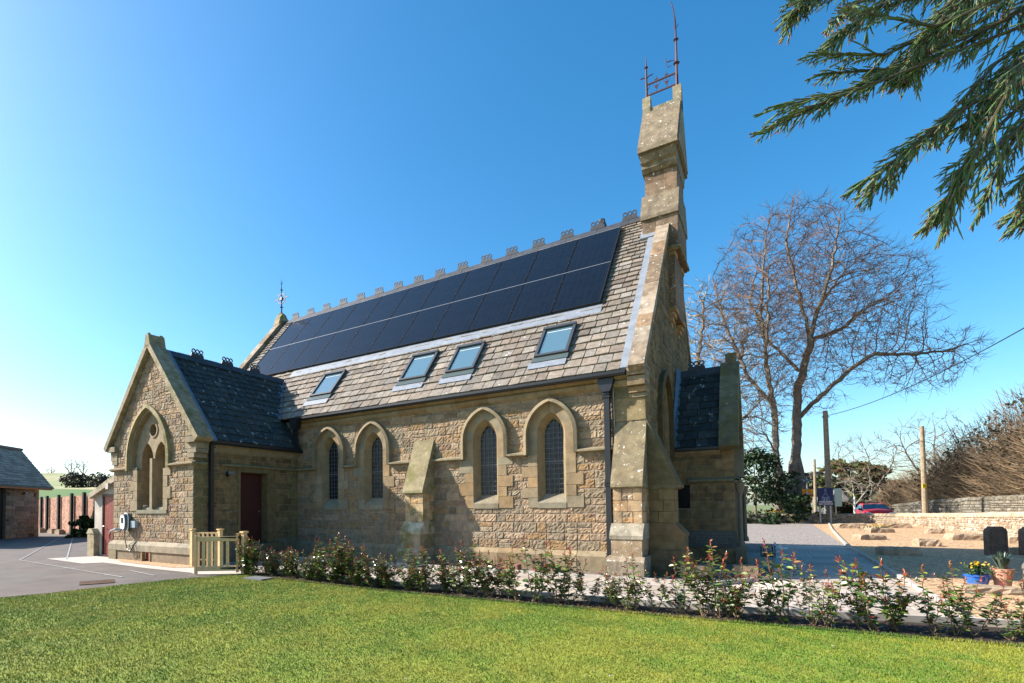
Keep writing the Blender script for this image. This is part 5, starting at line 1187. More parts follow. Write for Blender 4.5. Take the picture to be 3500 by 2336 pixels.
m = MB(); seg_wall(m, bwp[4:], bz, bt, .42, 330, [(.5, .43, .33), (.4, .33, .24), (.62, .56, .48), (.33, .25, .18)], (.50, .42, .32), (.08, .16), (.12, .4), (.24, .20, [(.62, .49, .33), (.66, .54, .38), (.55, .43, .3)]), .03, .13)
tag(m.build('churchyard_wall', COP), 'lichen-spotted old stone wall running along the golden chippings', 'wall')
fwp = [(8.6, 62), (8.6, 58), (9.6, 54.5), (10.6, 50), (11.2, 46.5), (11.9, 42.5), (12.8, 36), (13.6, 28), (14.4, 20)]
m = MB(); seg_wall(m, fwp, lambda p: -.2, lambda p: float(np.interp(p[1], [20, 43, 53, 58, 62], [2.1, 1.72, 1.6, 1.28, 1.2])), .5, 400, [(.38, .34, .26), (.46, .41, .33), (.30, .27, .2), (.42, .36, .27)], (.12, .10, .08), (.12, .22), (.15, .45), (.22, .22, [(.42, .38, .3), (.36, .32, .25), (.25, .23, .16)]), .04, .14)
tag(m.build('dry_stone_wall', MS), 'weathered dry stone wall at the foot of the bushy bank beyond the lane', 'wall')

# ------------------------------------------------------------------ signs, poles, cable, car
n_ = Vector((.47, -.88, 0)).normalized(); s_ = Vector((.88, .47, 0)).normalized()
sg = thing('church_sign', 'navy sign board reading WARKSBURN OLD CHURCH on grey posts behind the wall', 'sign', (2.95, 45.3, -.2))
c = Vector((3.0, 45.55, 2.0)); hw, hb = .50, .615
def sp(x, z, d=0): return c+s_*x+Vector((0, 0, z))+n_*d
m = MB(); m.add([sp(-hw, -hb), sp(hw, -hb), sp(hw, hb), sp(-hw, hb), sp(-hw, -hb, -.04), sp(hw, -hb, -.04), sp(hw, hb, -.04), sp(-hw, hb, -.04)], [(0, 1, 2, 3), (7, 6, 5, 4), (0, 4, 5, 1), (1, 5, 6, 2), (2, 6, 7, 3), (3, 7, 4, 0)]); m.build('board', mat('navy_paint', (.008, .02, .085), .4, spec=.4), sg)
WTX = mat('white_lettering', (.8, .82, .85), .5)
for txt, zz in (('WARKSBURN', -.40), ('OLD CHURCH', -.545)):
    t = text_mb(txt, .152, lambda x, y, z: tuple(sp(x*.92, zz+y, .006+z)), .003); t.build('lettering', WTX, sg)
m = MB(); LB = mat('sign_drawing', (.22, .38, .55), .5)
def ln(pts, w=.011):
    for a, b_ in zip(pts[:-1], pts[1:]): m.bar(sp(*a, .006), sp(*b_, .006), w, w*.5, up=tuple(n_))
ln([(-.24, -.12), (0, .34), (.24, -.12)]); ln([(-.05, .34), (-.05, .5), (0, .57), (.05, .5), (.05, .34)]); ln([(-.025, .4), (-.025, .47), (0, .5), (.025, .47), (.025, .4)], .008); ln([(-.3, -.25), (.3, -.25)])
for x0, w_ in ((-.2, .05), (-.12, .04), (.12, .04), (.2, .05)): ln([(x0-w_, -.25), (x0-w_, -.05), (x0, .03), (x0+w_, -.05), (x0+w_, -.25)], .009)
for rr_ in (.1, .07, .04): ln([(-rr_, -.25), (-rr_, -.13)]+[(-rr_*math.cos(a), -.13+rr_*math.sin(a)) for a in [i*math.pi/6 for i in range(1, 6)]]+[(rr_, -.13), (rr_, -.25)], .009)
ln([(-.06, .13), (-.03, .17), (0, .13), (.03, .17), (.06, .13)], .009); ln([(-.03, .2), (0, .24), (.03, .2)], .008)
m.build('church_drawing', LB, sg)
for x in (-.32, .36): m = MB(); p = sp(x, 0, -.1); m.tube([(p.x, p.y, -.25), (p.x, p.y, 2.5)], .06, 10); m.build('post', GREY, sg)
s2 = thing('notice_board', 'pale green edged notice board seen edge on behind the navy sign', 'notice board', (3.75, 45.95, -.2))
m = MB(); m.bar((3.55, 46.2, 1.95), (3.95, 46.6, 1.95), .06, 1.25); m.build('board', mat('pale_green_paint', (.33, .48, .45), .5), s2); m = MB(); m.tube([(3.6, 46.4, -.25), (3.6, 46.4, 1.4)], .05, 8); m.build('post', GREY, s2)
am = thing('warning_sign', 'amber road warning sign with red triangle, right of the lime trunk', 'road sign', (2.05, 47.9, -.2))
m = MB(); c2 = Vector((2.1, 47.9, 2.1))
def ap(x, z, d=0): return c2+s_*x+Vector((0, 0, z))+n_*d
def apl(m, x0, x1, z0, z1, d, t=.03): m.add([ap(x0, z0, d), ap(x1, z0, d), ap(x1, z1, d), ap(x0, z1, d), ap(x0, z0, d-t), ap(x1, z0, d-t), ap(x1, z1, d-t), ap(x0, z1, d-t)], [(0, 1, 2, 3), (7, 6, 5, 4), (0, 4, 5, 1), (1, 5, 6, 2), (2, 6, 7, 3), (3, 7, 4, 0)])
apl(m, -.32, .32, -.5, .5, 0); m.build('backboard', mat('amber_paint', (.85, .33, .015), .5), am)
m = MB(); m.add([ap(-.25, .05, .01), ap(.25, .05, .01), ap(0, .45, .01)], [(0, 1, 2)]); m.build('red_triangle', mat('red_paint', (.6, .02, .02), .5), am)
m = MB(); m.add([ap(-.16, .10, .014), ap(.16, .10, .014), ap(0, .36, .014)], [(0, 1, 2)]); m.build('triangle_face', WTX, am)
m = MB(); apl(m, .05, .2, -.4, -.15, .02, .02); apl(m, -.05, -.02, .13, .22, .02, .004); apl(m, .01, .04, .13, .25, .02, .004); m.build('black_marks', BLK, am)
m = MB(); m.tube([(c2.x, c2.y+.06, -.2), (c2.x, c2.y+.06, 3.4)], .05, 8); m.build('post', GREY, am)
m = MB(); m.bar(ap(-.25, 1.15), ap(.25, 1.15), .35, .04, up=(0, -.6, 1)); m.build('solar_unit', DGR, am)
def pole(base, top, r, label, extra=None):
    t = thing('utility_pole', label, 'utility pole', base); m = MB(); m.tube([base, top], [r, r*.72], 10); m.build('shaft', WDOLD, t)
    if extra: extra(t)
    return t
def ex1(t): m = MB(); m.bar((3.25, 49.9, 8.1), (3.7, 50.2, 8.1), .06); m.tube([(3.6, 50.1, 8.05), (3.6, 50.1, 8.3)], .04, 6); m.build('bracket', IRON, t)
pole((3.52, 50.2, -.2), (3.46, 50.05, 8.56), .22, 'tall mossy utility pole right of the lime tree, carrying the cable', ex1)
def ex2(t):
    m = MB(); q = Vector((8.02, 46.03, 2.6)); m.add([q+s_*x+Vector((0, 0, z))+n_*d for d in (.12, .15) for x, z in ((-.11, -.13), (.11, -.13), (.11, .13), (-.11, .13))], [(0, 1, 2, 3), (4, 5, 6, 7), (0, 1, 5, 4), (2, 3, 7, 6), (1, 2, 6, 5), (0, 3, 7, 4)]); m.build('yellow_plate', mat('yellow_plate', (.85, .6, .01), .4), t)
    h = MB(); 
    for a, b_ in (((-.045, -.06), (-.045, .06)), ((.045, -.06), (.045, .06)), ((-.045, 0), (.045, 0))): h.bar(q+s_*a[0]+Vector((0, 0, a[1]))+n_*.155, q+s_*b_[0]+Vector((0, 0, b_[1]))+n_*.155, .02, .01)
    h.build('letter_h', BLK, t)
pole((8.13, 46.2, .2), (8.1, 46.0, 6.45), .16, 'pale utility pole with yellow H plate by the dry stone wall', ex2)
pole((3.96, 74.6, -.2), (4.02, 74.5, 6.6), .17, 'thin distant utility pole left of the mossy pole')
pole((7.2, 94.4, -.2), (6.9, 94.4, 6.3), .17, 'most distant small utility pole right of the mossy pole')
m = MB(); a, b_ = Vector((3.6, 50.1, 8.2)), Vector((8.7, 26.5, 8.35)); m.tube([a+(b_-a)*(i/24)-Vector((0, 0, .55*4*(i/24)*(1-i/24))) for i in range(25)], .022, 5, cap=False); tag(m.build('overhead_cable', IRON), 'black overhead cable sagging from the mossy pole to the right', 'cable')
m = MB(); m.tube([(4.76, 47.7, -.2), (4.76, 47.7, 1.98)], .05, 8); m.tube([(4.76, 47.7, 1.98), (4.76, 47.7, 2.0)], .055, 8); tag(m.build('marker_post', WHT), 'thin pale marker post between the navy sign and the red car', 'post')
# stone barn gable sliver behind the sign
m = MB(); m.prism([(5.3, -.2), (7.3, -.2), (7.3, 1.9), (6.3, 3.1), (5.3, 1.9)], 1, 76, 83, (.35, .33, .3)); bn = thing('cottage', 'small grey stone cottage gable far behind the navy sign', 'cottage', (6.3, 76, -.2)); m.build('wall', MS, bn); m = MB(); m.prism([(5.1, 1.75), (6.3, 3.2), (7.5, 1.75), (7.4, 1.9), (6.3, 3.3), (5.2, 1.9)], 1, 75.8, 83, (.2, .2, .2)); m.build('roof', SLG, bn)

# car
car = thing('parked_car', 'red SUV facing us on the lane beyond the low wall', 'car', (6.55, 53.0, -.13))
cf = Vector((.06, -1, 0)).normalized(); cs = Vector((-cf.y, cf.x, 0)); co = Vector((6.6, 51.4, -.06))   # front centre on ground
def cp(x, y, z): return co+cs*x-cf*y+Vector((0, 0, z))       # x across, y back, z up
secs = [(0.0, .66, .30, .62), (.05, .80, .26, .74), (.25, .88, .24, 1.0), (.7, .92, .22, 1.08), (1.1, .925, .22, 1.12), (1.9, .93, .22, 1.12), (3.0, .93, .22, 1.08), (4.0, .91, .26, 1.1), (4.4, .82, .32, 1.02)]
m = MB(); m.smooth = True; V_ = []
for y, w, zb, zt in secs:
    V_ += [cp(-w*.93, y, zb), cp(-w, y, (zb+zt)*.45), cp(-w*.985, y, zt*.82), cp(-w*.88, y, zt), cp(0, y, zt+.045), cp(w*.88, y, zt), cp(w*.985, y, zt*.82), cp(w, y, (zb+zt)*.45), cp(w*.93, y, zb)]
q = 9; m.add(V_, [(j*q+i, j*q+i+1, (j+1)*q+i+1, (j+1)*q+i) for j in range(len(secs)-1) for i in range(q-1)]+[tuple(range(q)), tuple(range(8*q+8, 8*q-1, -1))])
RED = mat('car_paint', (.62, .014, .014), .35, spec=.4, coat=.25); m.build('body', RED, car)
m = MB(); m.smooth = False; cab = [(1.15, .80, 1.12), (1.95, .66, 1.50), (2.3, .66, 1.55), (3.5, .64, 1.52), (4.25, .74, 1.1)]
V_ = []
for y, w, z in cab: V_ += [cp(-w, y, z), cp(0, y, z+.03), cp(w, y, z)]
base_ = [cp(-.86, 1.15, 1.0), cp(-.87, 1.95, 1.05), cp(-.87, 2.3, 1.07), cp(-.86, 3.5, 1.08), cp(-.8, 4.25, 1.05)]; base2 = [cp(.86, 1.15, 1.0), cp(.87, 1.95, 1.05), cp(.87, 2.3, 1.07), cp(.86, 3.5, 1.08), cp(.8, 4.25, 1.05)]
m.add([V_[3], V_[4], V_[5], V_[6], V_[7], V_[8], V_[9], V_[10], V_[11]], [(0, 1, 4, 3), (1, 2, 5, 4), (3, 4, 7, 6), (4, 5, 8, 7)]); 
for sgn, bs in ((0, base_), (2, base2)):
    for k_ in range(4): m.add([bs[k_], bs[k_+1], V_[3*(k_+1)+sgn], V_[3*k_+sgn]], [(0, 1, 2, 3)])
for x in (-.6, .6): m.bar(cp(x, 2.1, 1.59), cp(x, 3.7, 1.57), .04)
m.build('cabin', RED, car)
CG = mat('car_glass', (.02, .03, .035), .08, spec=.9)
m = MB(); m.add([cp(-.77, 1.13, 1.15), cp(0, 1.06, 1.19), cp(.77, 1.13, 1.15), cp(.60, 1.88, 1.475), cp(0, 1.83, 1.50), cp(-.60, 1.88, 1.475)], [(0, 1, 4, 5), (1, 2, 3, 4)])
for sx in (-1, 1): m.add([cp(sx*.875, 1.5, 1.10), cp(sx*.885, 3.5, 1.13), cp(sx*.70, 3.4, 1.46), cp(sx*.71, 2.05, 1.46)], [(0, 1, 2, 3)])
for v in (0,): pass
m.build('windscreen', CG, car)
for sx in (-1, 1):
    m = MB(); m.bar(cp(sx*.86, 1.35, 1.12), cp(sx*1.05, 1.32, 1.14), .13, .15); m.build('wing_mirror', BLK, car)
    m = MB(); m.add([cp(sx*.45, .015, .78), cp(sx*.80, .10, .86), cp(sx*.82, .12, .95), cp(sx*.50, .09, .86)], [(0, 1, 2, 3)]); m.build('headlight', mat('headlight', (.7, .75, .8), .1, spec=1), car)
    for yy in (.85, 3.55):
        m = MB(); P0, P1 = cp(sx*.72, yy, .34), cp(sx*.94, yy, .34); m.tube([P0, P1], .34, 18); wh = m.build('wheel', BLK, car); m = MB(); m.tube([P1, P1+(P1-P0)*.03], .2, 12); m.build('rim', GREY, wh)
m = MB(); m.add([cp(-.44, -.01, .80), cp(.44, -.01, .80), cp(.30, -.015, .45), cp(-.30, -.015, .45)], [(0, 1, 2, 3)]); m.build('grille', mat('grille', (.02, .02, .022), .3), car)
m = MB()
for a in range(14): t0, t1 = a*2*math.pi/14, (a+1)*2*math.pi/14; m.bar(cp(.09*math.cos(t0), -.03, .76+.045*math.sin(t0)), cp(.09*math.cos(t1), -.03, .76+.045*math.sin(t1)), .012)
m.bar(cp(-.04, -.03, .735), cp(-.025, -.03, .785), .012); m.bar(cp(.025, -.03, .735), cp(.04, -.03, .785), .012); m.bar(cp(-.035, -.03, .757), cp(.035, -.03, .763), .012); m.build('badge', GREY, car)
m = MB(); m.add([cp(-.26, -.03, .42), cp(.26, -.03, .42), cp(.26, -.03, .53), cp(-.26, -.03, .53)], [(0, 1, 2, 3)]); m.build('number_plate', WHT, car)

# ------------------------------------------------------------------ rocks, headstones, troughs, pots
def rock(c, L_, w, h, ang, seed, label, cat='rock', mt=ROCKM, flat=True, grp=None, name='boulder'):
    rr = random.Random(seed); m = MB(); nx, ny = 7, 4; ux = Vector((math.cos(ang), math.sin(ang), 0)); uy = Vector((-ux.y, ux.x, 0)); C = Vector(c)
    top = {}; V_ = []; tilt = rr.uniform(-.15, .15)
    for lv, (sc_, z) in enumerate(((1.0, -.05), (1.02, h*.35), (.97, h*.8), (.86, h))):
        for j in range(ny+1):
            for i in range(nx+1):
                if lv < 3 and 0 < i < nx and 0 < j < ny: continue
                fx_, fy_ = i/nx-.5, j/ny-.5; top[(lv, i, j)] = len(V_)
                e = .05 if 1 else 0
                V_.append(C+ux*(fx_*L_*sc_+rr.uniform(-e, e)*L_*.5)+uy*(fy_*w*sc_+rr.uniform(-e, e)*w)+Vector((0, 0, z+(rr.uniform(-.06, .06)*h+fx_*tilt*h*2 if lv > 0 else 0))))
    F = []
    per = [(i, 0) for i in range(nx)]+[(nx, j) for j in range(ny)]+[(i, ny) for i in range(nx, 0, -1)]+[(0, j) for j in range(ny, 0, -1)]
    for lv in range(3):
        for a, b_ in zip(per, per[1:]+per[:1]): F.append((top[(lv, *a)], top[(lv, *b_)], top[(lv+1, *b_)], top[(lv+1, *a)]))
    for j in range(ny):
        for i in range(nx): F.append((top[(3, i, j)], top[(3, i+1, j)], top[(3, i+1, j+1)], top[(3, i, j+1)]))
    m.add(V_, F, jit((1, 1, 1), .15, rr)); return tag(m.build(name, mt, at=(C.x, C.y, C.z)), label, cat, grp)
G_ = 'boulders on the golden chippings'
rock((3.5, 38.3, .11), .95, .5, .24, .2, 1, 'broken-ended pale boulder just inside the low wall, left of the daffodils', grp=G_)
rock((3.9, 41.9, .14), 1.5, .4, .15, .3, 2, 'long thin flat slab tight against the wall, farthest of the boulders', grp=G_)
rock((4.3, 34.1, .07), 1.05, .5, .22, .45, 3, 'squared stone block with a dark right end, in front of the daffodils', grp=G_)
rock((3.25, 28.3, .01), 1.0, .55, .21, .5, 4, 'low jagged boulder left of centre, nearest the paving in the sun', grp=G_)
rock((5.6, 39.1, .12), 1.35, .5, .26, .25, 5, 'long squared sandstone beam in front of the old wall', grp=G_)
rock((6.25, 33.85, .07), .6, .4, .23, .2, 6, 'short carved square stone near the old wall', grp=G_)
rock((6.35, 29.3, .02), 1.25, .6, .26, .3, 7, 'long low boulder on the shadow edge left of the dark headstone', grp=G_)
rock((4.4, 25.0, 0), .62, .5, .24, .2, 8, 'chunky boulder wholly in the church shadow, the farther of the two', grp=G_)
rock((2.98, 20.45, 0), .85, .55, .23, .25, 9, 'long dark boulder in the church shadow, nearest the paved path', grp=G_)
rock((5.75, 22.0, 0), .45, .4, .2, .2, 10, 'small rock right beside the dark headstone', grp=G_)
rock((7.3, 27.6, 0), .6, .35, .25, .1, 11, 'squared stone against the old wall right of the dark headstone', grp=G_)
def headstone(c, w, h, t_, label, ang=-.55):
    m = MB(); ux = Vector((math.cos(ang), math.sin(ang), 0)); uy = Vector((-ux.y, ux.x, 0)); C = Vector(c)
    pr = [(-w/2, 0), (-w/2, h*.82)]+[(-w/2+.16*w+(-.16*w)*math.cos(a)+.0, h*.82+.12*h*math.sin(a)) for a in (.5, 1.0, 1.5)]+[(-w*.3, h*.96), (-w*.27, h), (w*.27, h), (w*.3, h*.96)]+[(w/2-.16*w+(.16*w)*math.cos(a), h*.82+.12*h*math.sin(a)) for a in (1.5, 1.0, .5)]+[(w/2, h*.82), (w/2, 0)]
    n = len(pr); V_ = [C+ux*x+uy*s*t_/2+Vector((0, 0, z)) for s in (-1, 1) for x, z in pr]
    m.add(V_, [tuple(range(n)), tuple(range(2*n-1, n-1, -1))]+[(i, i+n, (i+1) % n+n, (i+1) % n) for i in range(n)]); 
    for s in (-1, 1): m.bar(C+ux*s*(w*.40)+uy*(-t_/2-.01)+Vector((0, 0, .05)), C+ux*s*(w*.40)+uy*(-t_/2-.01)+Vector((0, 0, h*.8)), .03, .02)
    return tag(m.build('headstone', SND, at=(C.x, C.y, 0)), label, 'headstone', 'headstones')
headstone((5.18, 21.3, 0), .42, .82, .22, 'dark shouldered headstone standing in the church shadow', .35)
headstone((5.98, 21.75, 0), .42, .80, .22, 'dark headstone cut by the right picture edge', .35)
def trough(c, L_, w, h, ang, label, mt):
    t = MB(); ux = Vector((math.cos(ang), math.sin(ang), 0)); uy = Vector((-ux.y, ux.x, 0)); C = Vector(c)
    for a, d, l2, w2 in ((0, -w/2+.03, L_, .06), (0, w/2-.03, L_, .06), (-L_/2+.03, 0, .06, w-.12), (L_/2-.03, 0, .06, w-.12)):
        p = C+ux*a+uy*d; V_ = [p+ux*x*l2/2*k_+uy*y*w2/2*k_+Vector((0, 0, z)) for z, k_ in ((0, 1), (h, 1)) for x, y in ((-1, -1), (1, -1), (1, 1), (-1, 1))]; t.add(V_, [(0, 1, 2, 3), (4, 5, 6, 7), (0, 1, 5, 4), (1, 2, 6, 5), (2, 3, 7, 6), (3, 0, 4, 7)])
    tr = thing('stone_trough', label, 'trough', c, 'stone troughs by the porch'); t.build('basin', mt, tr)
    s = MB(); V_ = [C+ux*x*(L_/2-.05)+uy*y*(w/2-.05)+Vector((0, 0, h*.75)) for x, y in ((-1, -1), (1, -1), (1, 1), (-1, 1))]; s.add(V_, [(0, 1, 2, 3)]); s.build('soil', M_SOIL, tr)
TR = mat('sandstone_trough', (.27, .18, .115), .9, noise=.35, nscale=7, bump=.5, lichen=.5)
trough((-.52, 12.7, 0), .42, .36, .26, .15, 'square sandstone trough near the paving corner by the porch', TR)
trough((-1.38, 12.2, 0), .55, .4, .27, .15, 'dark stone trough close to the corner buttress', mat('dark_trough', (.2, .16, .12), .9, noise=.3))
st = MB(); st.box(-.78, -.26, 15.5, 16.9, 0, .20, (1, 1, 1)); st.box(-.26, .0, 15.6, 16.9, 0, .14, (1, 1, 1)); tag(st.build('porch_step', mat('step_stone', (.25, .23, .2), .8, noise=.2)), 'broad dark stone steps at the porch side', 'steps')
for i, (x, lb) in enumerate(((-.17, 15.75), (-.12, 16.35))):
    m = MB()
    for d in (-.12, .12): m.tube([(x+d, lb, .14), (x+d, lb, .40)], .014, 6); m.lathe((x+d, lb, .40), [(.01, 0), (.022, .02), (.01, .045)], 8)
    m.bar((x-.12, lb, .22), (x+.12, lb, .22), .012, .05); tag(m.build('boot_scraper', IRON), ('black iron boot scraper nearer the camera by the porch steps', 'black iron boot scraper on the far side of the porch steps')[i], 'boot scraper', 'boot scrapers by the porch')
def pot(c, r, h, mt, label, name='plant_pot'):
    t = thing(name, label, 'plant pot', c, 'plant pots on the chippings'); m = MB(); m._lathe(c, [(r*.68, 0), (r*.8, h*.4), (r*.95, h*.85), (r*1.04, h*.86), (r*1.06, h), (r*.92, h), (r*.88, h*.9), (0.001, h*.9)], 22, (1, 1, 1)); m.smooth = False; m.build('pot', mt, t); return t
def strap_leaves(t, c, n, L_, cols, seed, spread=1.0, w=.012):
    rr = random.Random(seed); m = MB(); C = Vector(c)
    for _ in range(n):
        a = rr.uniform(0, 6.3); o = rr.uniform(.1, 1)*spread; d = Vector((math.cos(a), math.sin(a), 0)); s = Vector((-d.y, d.x, 0))*w; p0 = C+d*.05*rr.random(); p1 = p0+d*L_*.35*o+Vector((0, 0, L_*.6)); p2 = p1+d*L_*.45*o+Vector((0, 0, L_*(.35-.5*o)))
        m.add([p0-s, p0+s, p1+s, p1-s, p2], [(0, 1, 2, 3), (3, 2, 4)], jit(rr.choice(cols), .25, rr))
    return m.build('leaves', LEAF, t)
BL = mat('blue_glaze', (.015, .11, .42), .12, spec=.6, coat=.8); TC = mat('terracotta', (.50, .25, .16), .8, noise=.2, nscale=9)
t = pot((2.93, 13.05, 0), .17, .25, BL, 'glazed blue bowl planted with yellow flowers, left of the terracotta pot'); strap_leaves(t, (2.93, 13.05, .22), 60, .24, [(.08, .16, .04), (.05, .10, .05)], 1)
m = MB(); rr = random.Random(3)
leafcloud(m, [(2.93+rr.gauss(0, .09), 13.05+rr.gauss(0, .09), rr.uniform(.25, .40)) for _ in range(160)], .03, [(.07, .13, .03), (.10, .18, .05)], rr); leafcloud(m, [(2.93+rr.gauss(0, .10), 13.0+rr.gauss(0, .09), rr.uniform(.36, .46)) for _ in range(34)], .024, [(.85, .55, .02)], rr, asp=.9); m.build('flowers', LEAF, t)
t = pot((3.25, 13.1, 0), .14, .36, TC, 'tall terracotta pot with blue-green strap leaves'); strap_leaves(t, (3.25, 13.1, .33), 70, .38, [(.10, .18, .12), (.16, .24, .16), (.07, .12, .06)], 2, .9)
rock((2.95, 12.5, 0), .8, .35, .12, .2, 21, 'low flat stone in front of the blue bowl', grp=G_); rock((3.15, 10.3, 0), .75, .3, .15, .2, 22, 'pale half-buried stone behind the right end of the shrub row', grp=G_)
# little dry-stone edging and bare twiggy shrubs at the right edge
m = MB(); seg_wall(m, [(3.35, 12.6), (3.75, 12.3), (4.8, 12.1)], lambda p: 0, lambda p: .42, .3, 510, [(.38, .34, .27), (.3, .27, .21), (.45, .4, .33)], (.1, .09, .07), (.07, .12), (.1, .25), (.16, .12, [(.4, .36, .29), (.33, .3, .24)]), .03, .06); tag(m.build('stone_edging', MS), 'low dry stone edging wall beside the terracotta pot at the right edge', 'wall')
for i, (x, y, lb) in enumerate(((3.55, 11.3, 'dense grey twiggy shrub below the stone edging at the right edge'), (4.3, 11.7, 'grey twiggy shrub at the picture edge behind the low edging wall'))):
    rr = random.Random(90+i); t = thing('twiggy_shrub', lb, 'shrub', (x, y, 0), 'twiggy shrubs at the right edge'); m = MB()
    for _ in range(700):
        v = Vector((rr.gauss(0, 1), rr.gauss(0, 1), abs(rr.gauss(0, 1))*.9)).normalized()*rr.uniform(.05, 1); p = Vector((x+v.x*.42, y+v.y*.35, .02+v.z*.42)); d = Vector((v.x+rr.gauss(0, .5), v.y+rr.gauss(0, .5), .2+rr.gauss(0, .3))).normalized()*rr.uniform(.06, .16); m.tube([p, p+d], [.004, .002], 3, cap=False)
    m.build('twigs', mat('grey_twigs', (.30, .27, .2), .9) if i == 0 else bpy.data.materials['grey_twigs'], t)
# daffodils
def daffs(c, n, seed, label, hgt=.35, spread=.3):
    rr = random.Random(seed); t = thing('daffodil_clump', label, 'daffodils', c, 'daffodil clumps'); m = MB(); f = MB()
    for _ in range(n*4):
        p = Vector((c[0]+rr.gauss(0, spread), c[1]+rr.gauss(0, spread), c[2])); q = p+Vector((rr.gauss(0, .06), rr.gauss(0, .06), hgt*rr.uniform(.5, 1))); m.bar(p, q, .02, .005, jit((.08, .17, .05), .3, rr))
    for _ in range(n):
        p = Vector((c[0]+rr.gauss(0, spread), c[1]+rr.gauss(0, spread), c[2])); q = p+Vector((0, 0, hgt*rr.uniform(.9, 1.2))); m.bar(p, q, .012, .012, (.08, .17, .05))
        for a in range(6): d = Vector((math.cos(a*1.047), -.5, math.sin(a*1.047))); f.add([q, q+d*.045+Vector((.012, 0, .012)), q+d*.06, q+d*.045-Vector((.012, 0, .012))], [(0, 1, 2, 3)], (.9, .62, .02))
        f._lathe((q.x, q.y-.03, q.z), [(.015, -.02), (.025, .02)], 6, (.95, .45, .01))
    m.build('leaves', LEAFM, t); f.build('flowers', LEAFM, t)
daffs((4.35, 36.0, .1), 9, 1, 'yellow daffodils behind the squared block on the chippings', .30, .25)
daffs((.0, 46.0, .45), 12, 2, 'yellow daffodils left of the lime trunks above the wall', .55, .5); daffs((3.0, 47.0, .35), 12, 3, 'yellow daffodils under the navy sign', .5, .5)

# ------------------------------------------------------------------ shrub row along the lawn
def shrub_proto(seed, h, lush):
    rr = random.Random(seed); t = thing('photinia_shrub', 'young photinia shrub with red shoot tips in the row along the lawn', 'shrub', (0, 0, 0), 'photinia shrubs along the lawn edge')
    st, lf, rd = MB(), MB(), MB()
    def leaf(m, p, d, s, col, w=.46):
        d = d.normalized(); u = Vector((0, 0, 1)) if abs(d.z) < .9 else Vector((1, 0, 0)); x = d.cross(u).normalized(); x = Matrix.Rotation(rr.uniform(-.8, .8), 3, d) @ x; n_ = x.cross(d); k_ = s*w
        c = (Vector(col)*1.0)
        m.add([p, p+d*s*.35+x*k_*.48+n_*s*.06, p+d*s*.75+x*k_*.40+n_*s*.05, p+d*s, p+d*s*.75-x*k_*.40+n_*s*.05, p+d*s*.35-x*k_*.48+n_*s*.06, p+d*s*.5-n_*s*.02], [(0, 1, 6), (1, 2, 6), (2, 3, 6), (3, 4, 6), (4, 5, 6), (5, 0, 6)], tuple(c))
    nst = 3+rr.randint(0, 3)+lush
    for k_ in range(nst):
        a = rr.uniform(0, 6.3); sp_ = rr.uniform(.10, .40); H_ = h*rr.uniform(.4, 1.1); p = Vector((rr.gauss(0, .03), rr.gauss(0, .03), 0)); pts = [p]; n = 7
        for i in range(1, n+1): t_ = i/n; pts.append(Vector((math.cos(a)*sp_*t_**.7+rr.gauss(0, .010), math.sin(a)*sp_*t_**.7+rr.gauss(0, .010), H_*t_)))
        st.tube(pts[:5], [.008, .007, .006, .005, .0045], 5, (.36, .25, .14)); st.tube(pts[4:], [.0045, .004, .0035, .002], 5, (.30, .09, .06))
        nl = int(H_*(38+4*lush))
        for i in range(nl):
            t_ = rr.uniform(.12 if lush else .22, .93); j = min(n-1, int(t_*n)); q = pts[j]+(pts[j+1]-pts[j])*(t_*n-j); b_ = rr.uniform(0, 6.3); d = Vector((math.cos(b_), math.sin(b_), rr.uniform(-.25, .55)))
            c = rr.choice([(.16, .30, .05), (.12, .22, .045), (.27, .40, .06), (.07, .13, .03)]) if t_ < .75 else rr.choice([(.28, .40, .05), (.36, .38, .05), (.2, .32, .045), (.42, .2, .06)])
            if rr.random() < .05: c = (.22, .05, .03)
            leaf(lf, q, d, rr.uniform(.065, .115)*(1 if t_ < .8 else .75), jit(c, .25, rr))
        for side in range(rr.randint(1, 3)):     # side shoots
            j = rr.randint(2, 5); q = pts[j]; b_ = rr.uniform(0, 6.3); e = q+Vector((math.cos(b_)*.17, math.sin(b_)*.17, rr.uniform(.06, .2))); st.tube([q, (q+e)/2-Vector((0, 0, .01)), e], [.004, .0035, .002], 4, (.35, .18, .1))
            for i in range(10): leaf(lf, q+(e-q)*rr.uniform(.3, 1), Vector((rr.gauss(0, 1), rr.gauss(0, 1), rr.uniform(-.1, .6))), rr.uniform(.045, .075), jit(rr.choice([(.06, .11, .025), (.10, .16, .03)]), .25, rr))
            for i in range(3): leaf(rd, e, Vector((rr.gauss(0, .5), rr.gauss(0, .5), 1)), rr.uniform(.025, .045), jit(rr.choice([(.48, .06, .04), (.5, .14, .05)]), .2, rr), .25)
        for i in range(14): leaf(rd, pts[-1]-Vector((0, 0, rr.uniform(0, .10))), Vector((rr.gauss(0, .55), rr.gauss(0, .55), rr.uniform(.4, 1.3))), rr.uniform(.025, .055), jit(rr.choice([(.72, .09, .04), (.70, .18, .05), (.55, .06, .05), (.55, .32, .06)]), .2, rr), .28)
    st.build('stems', LEAFM, t, at=(0, 0, 0)); lf.build('leaves', LEAF, t, at=(0, 0, 0)); rd.build('red_shoots', LEAF, t, at=(0, 0, 0)); return t
lushp = [shrub_proto(500+i, .92, 4) for i in range(3)]; thinp = [shrub_proto(600+i, .85, 1) for i in range(5)]
used = set(); rr = random.Random(44)
spots = []
x = -10.15
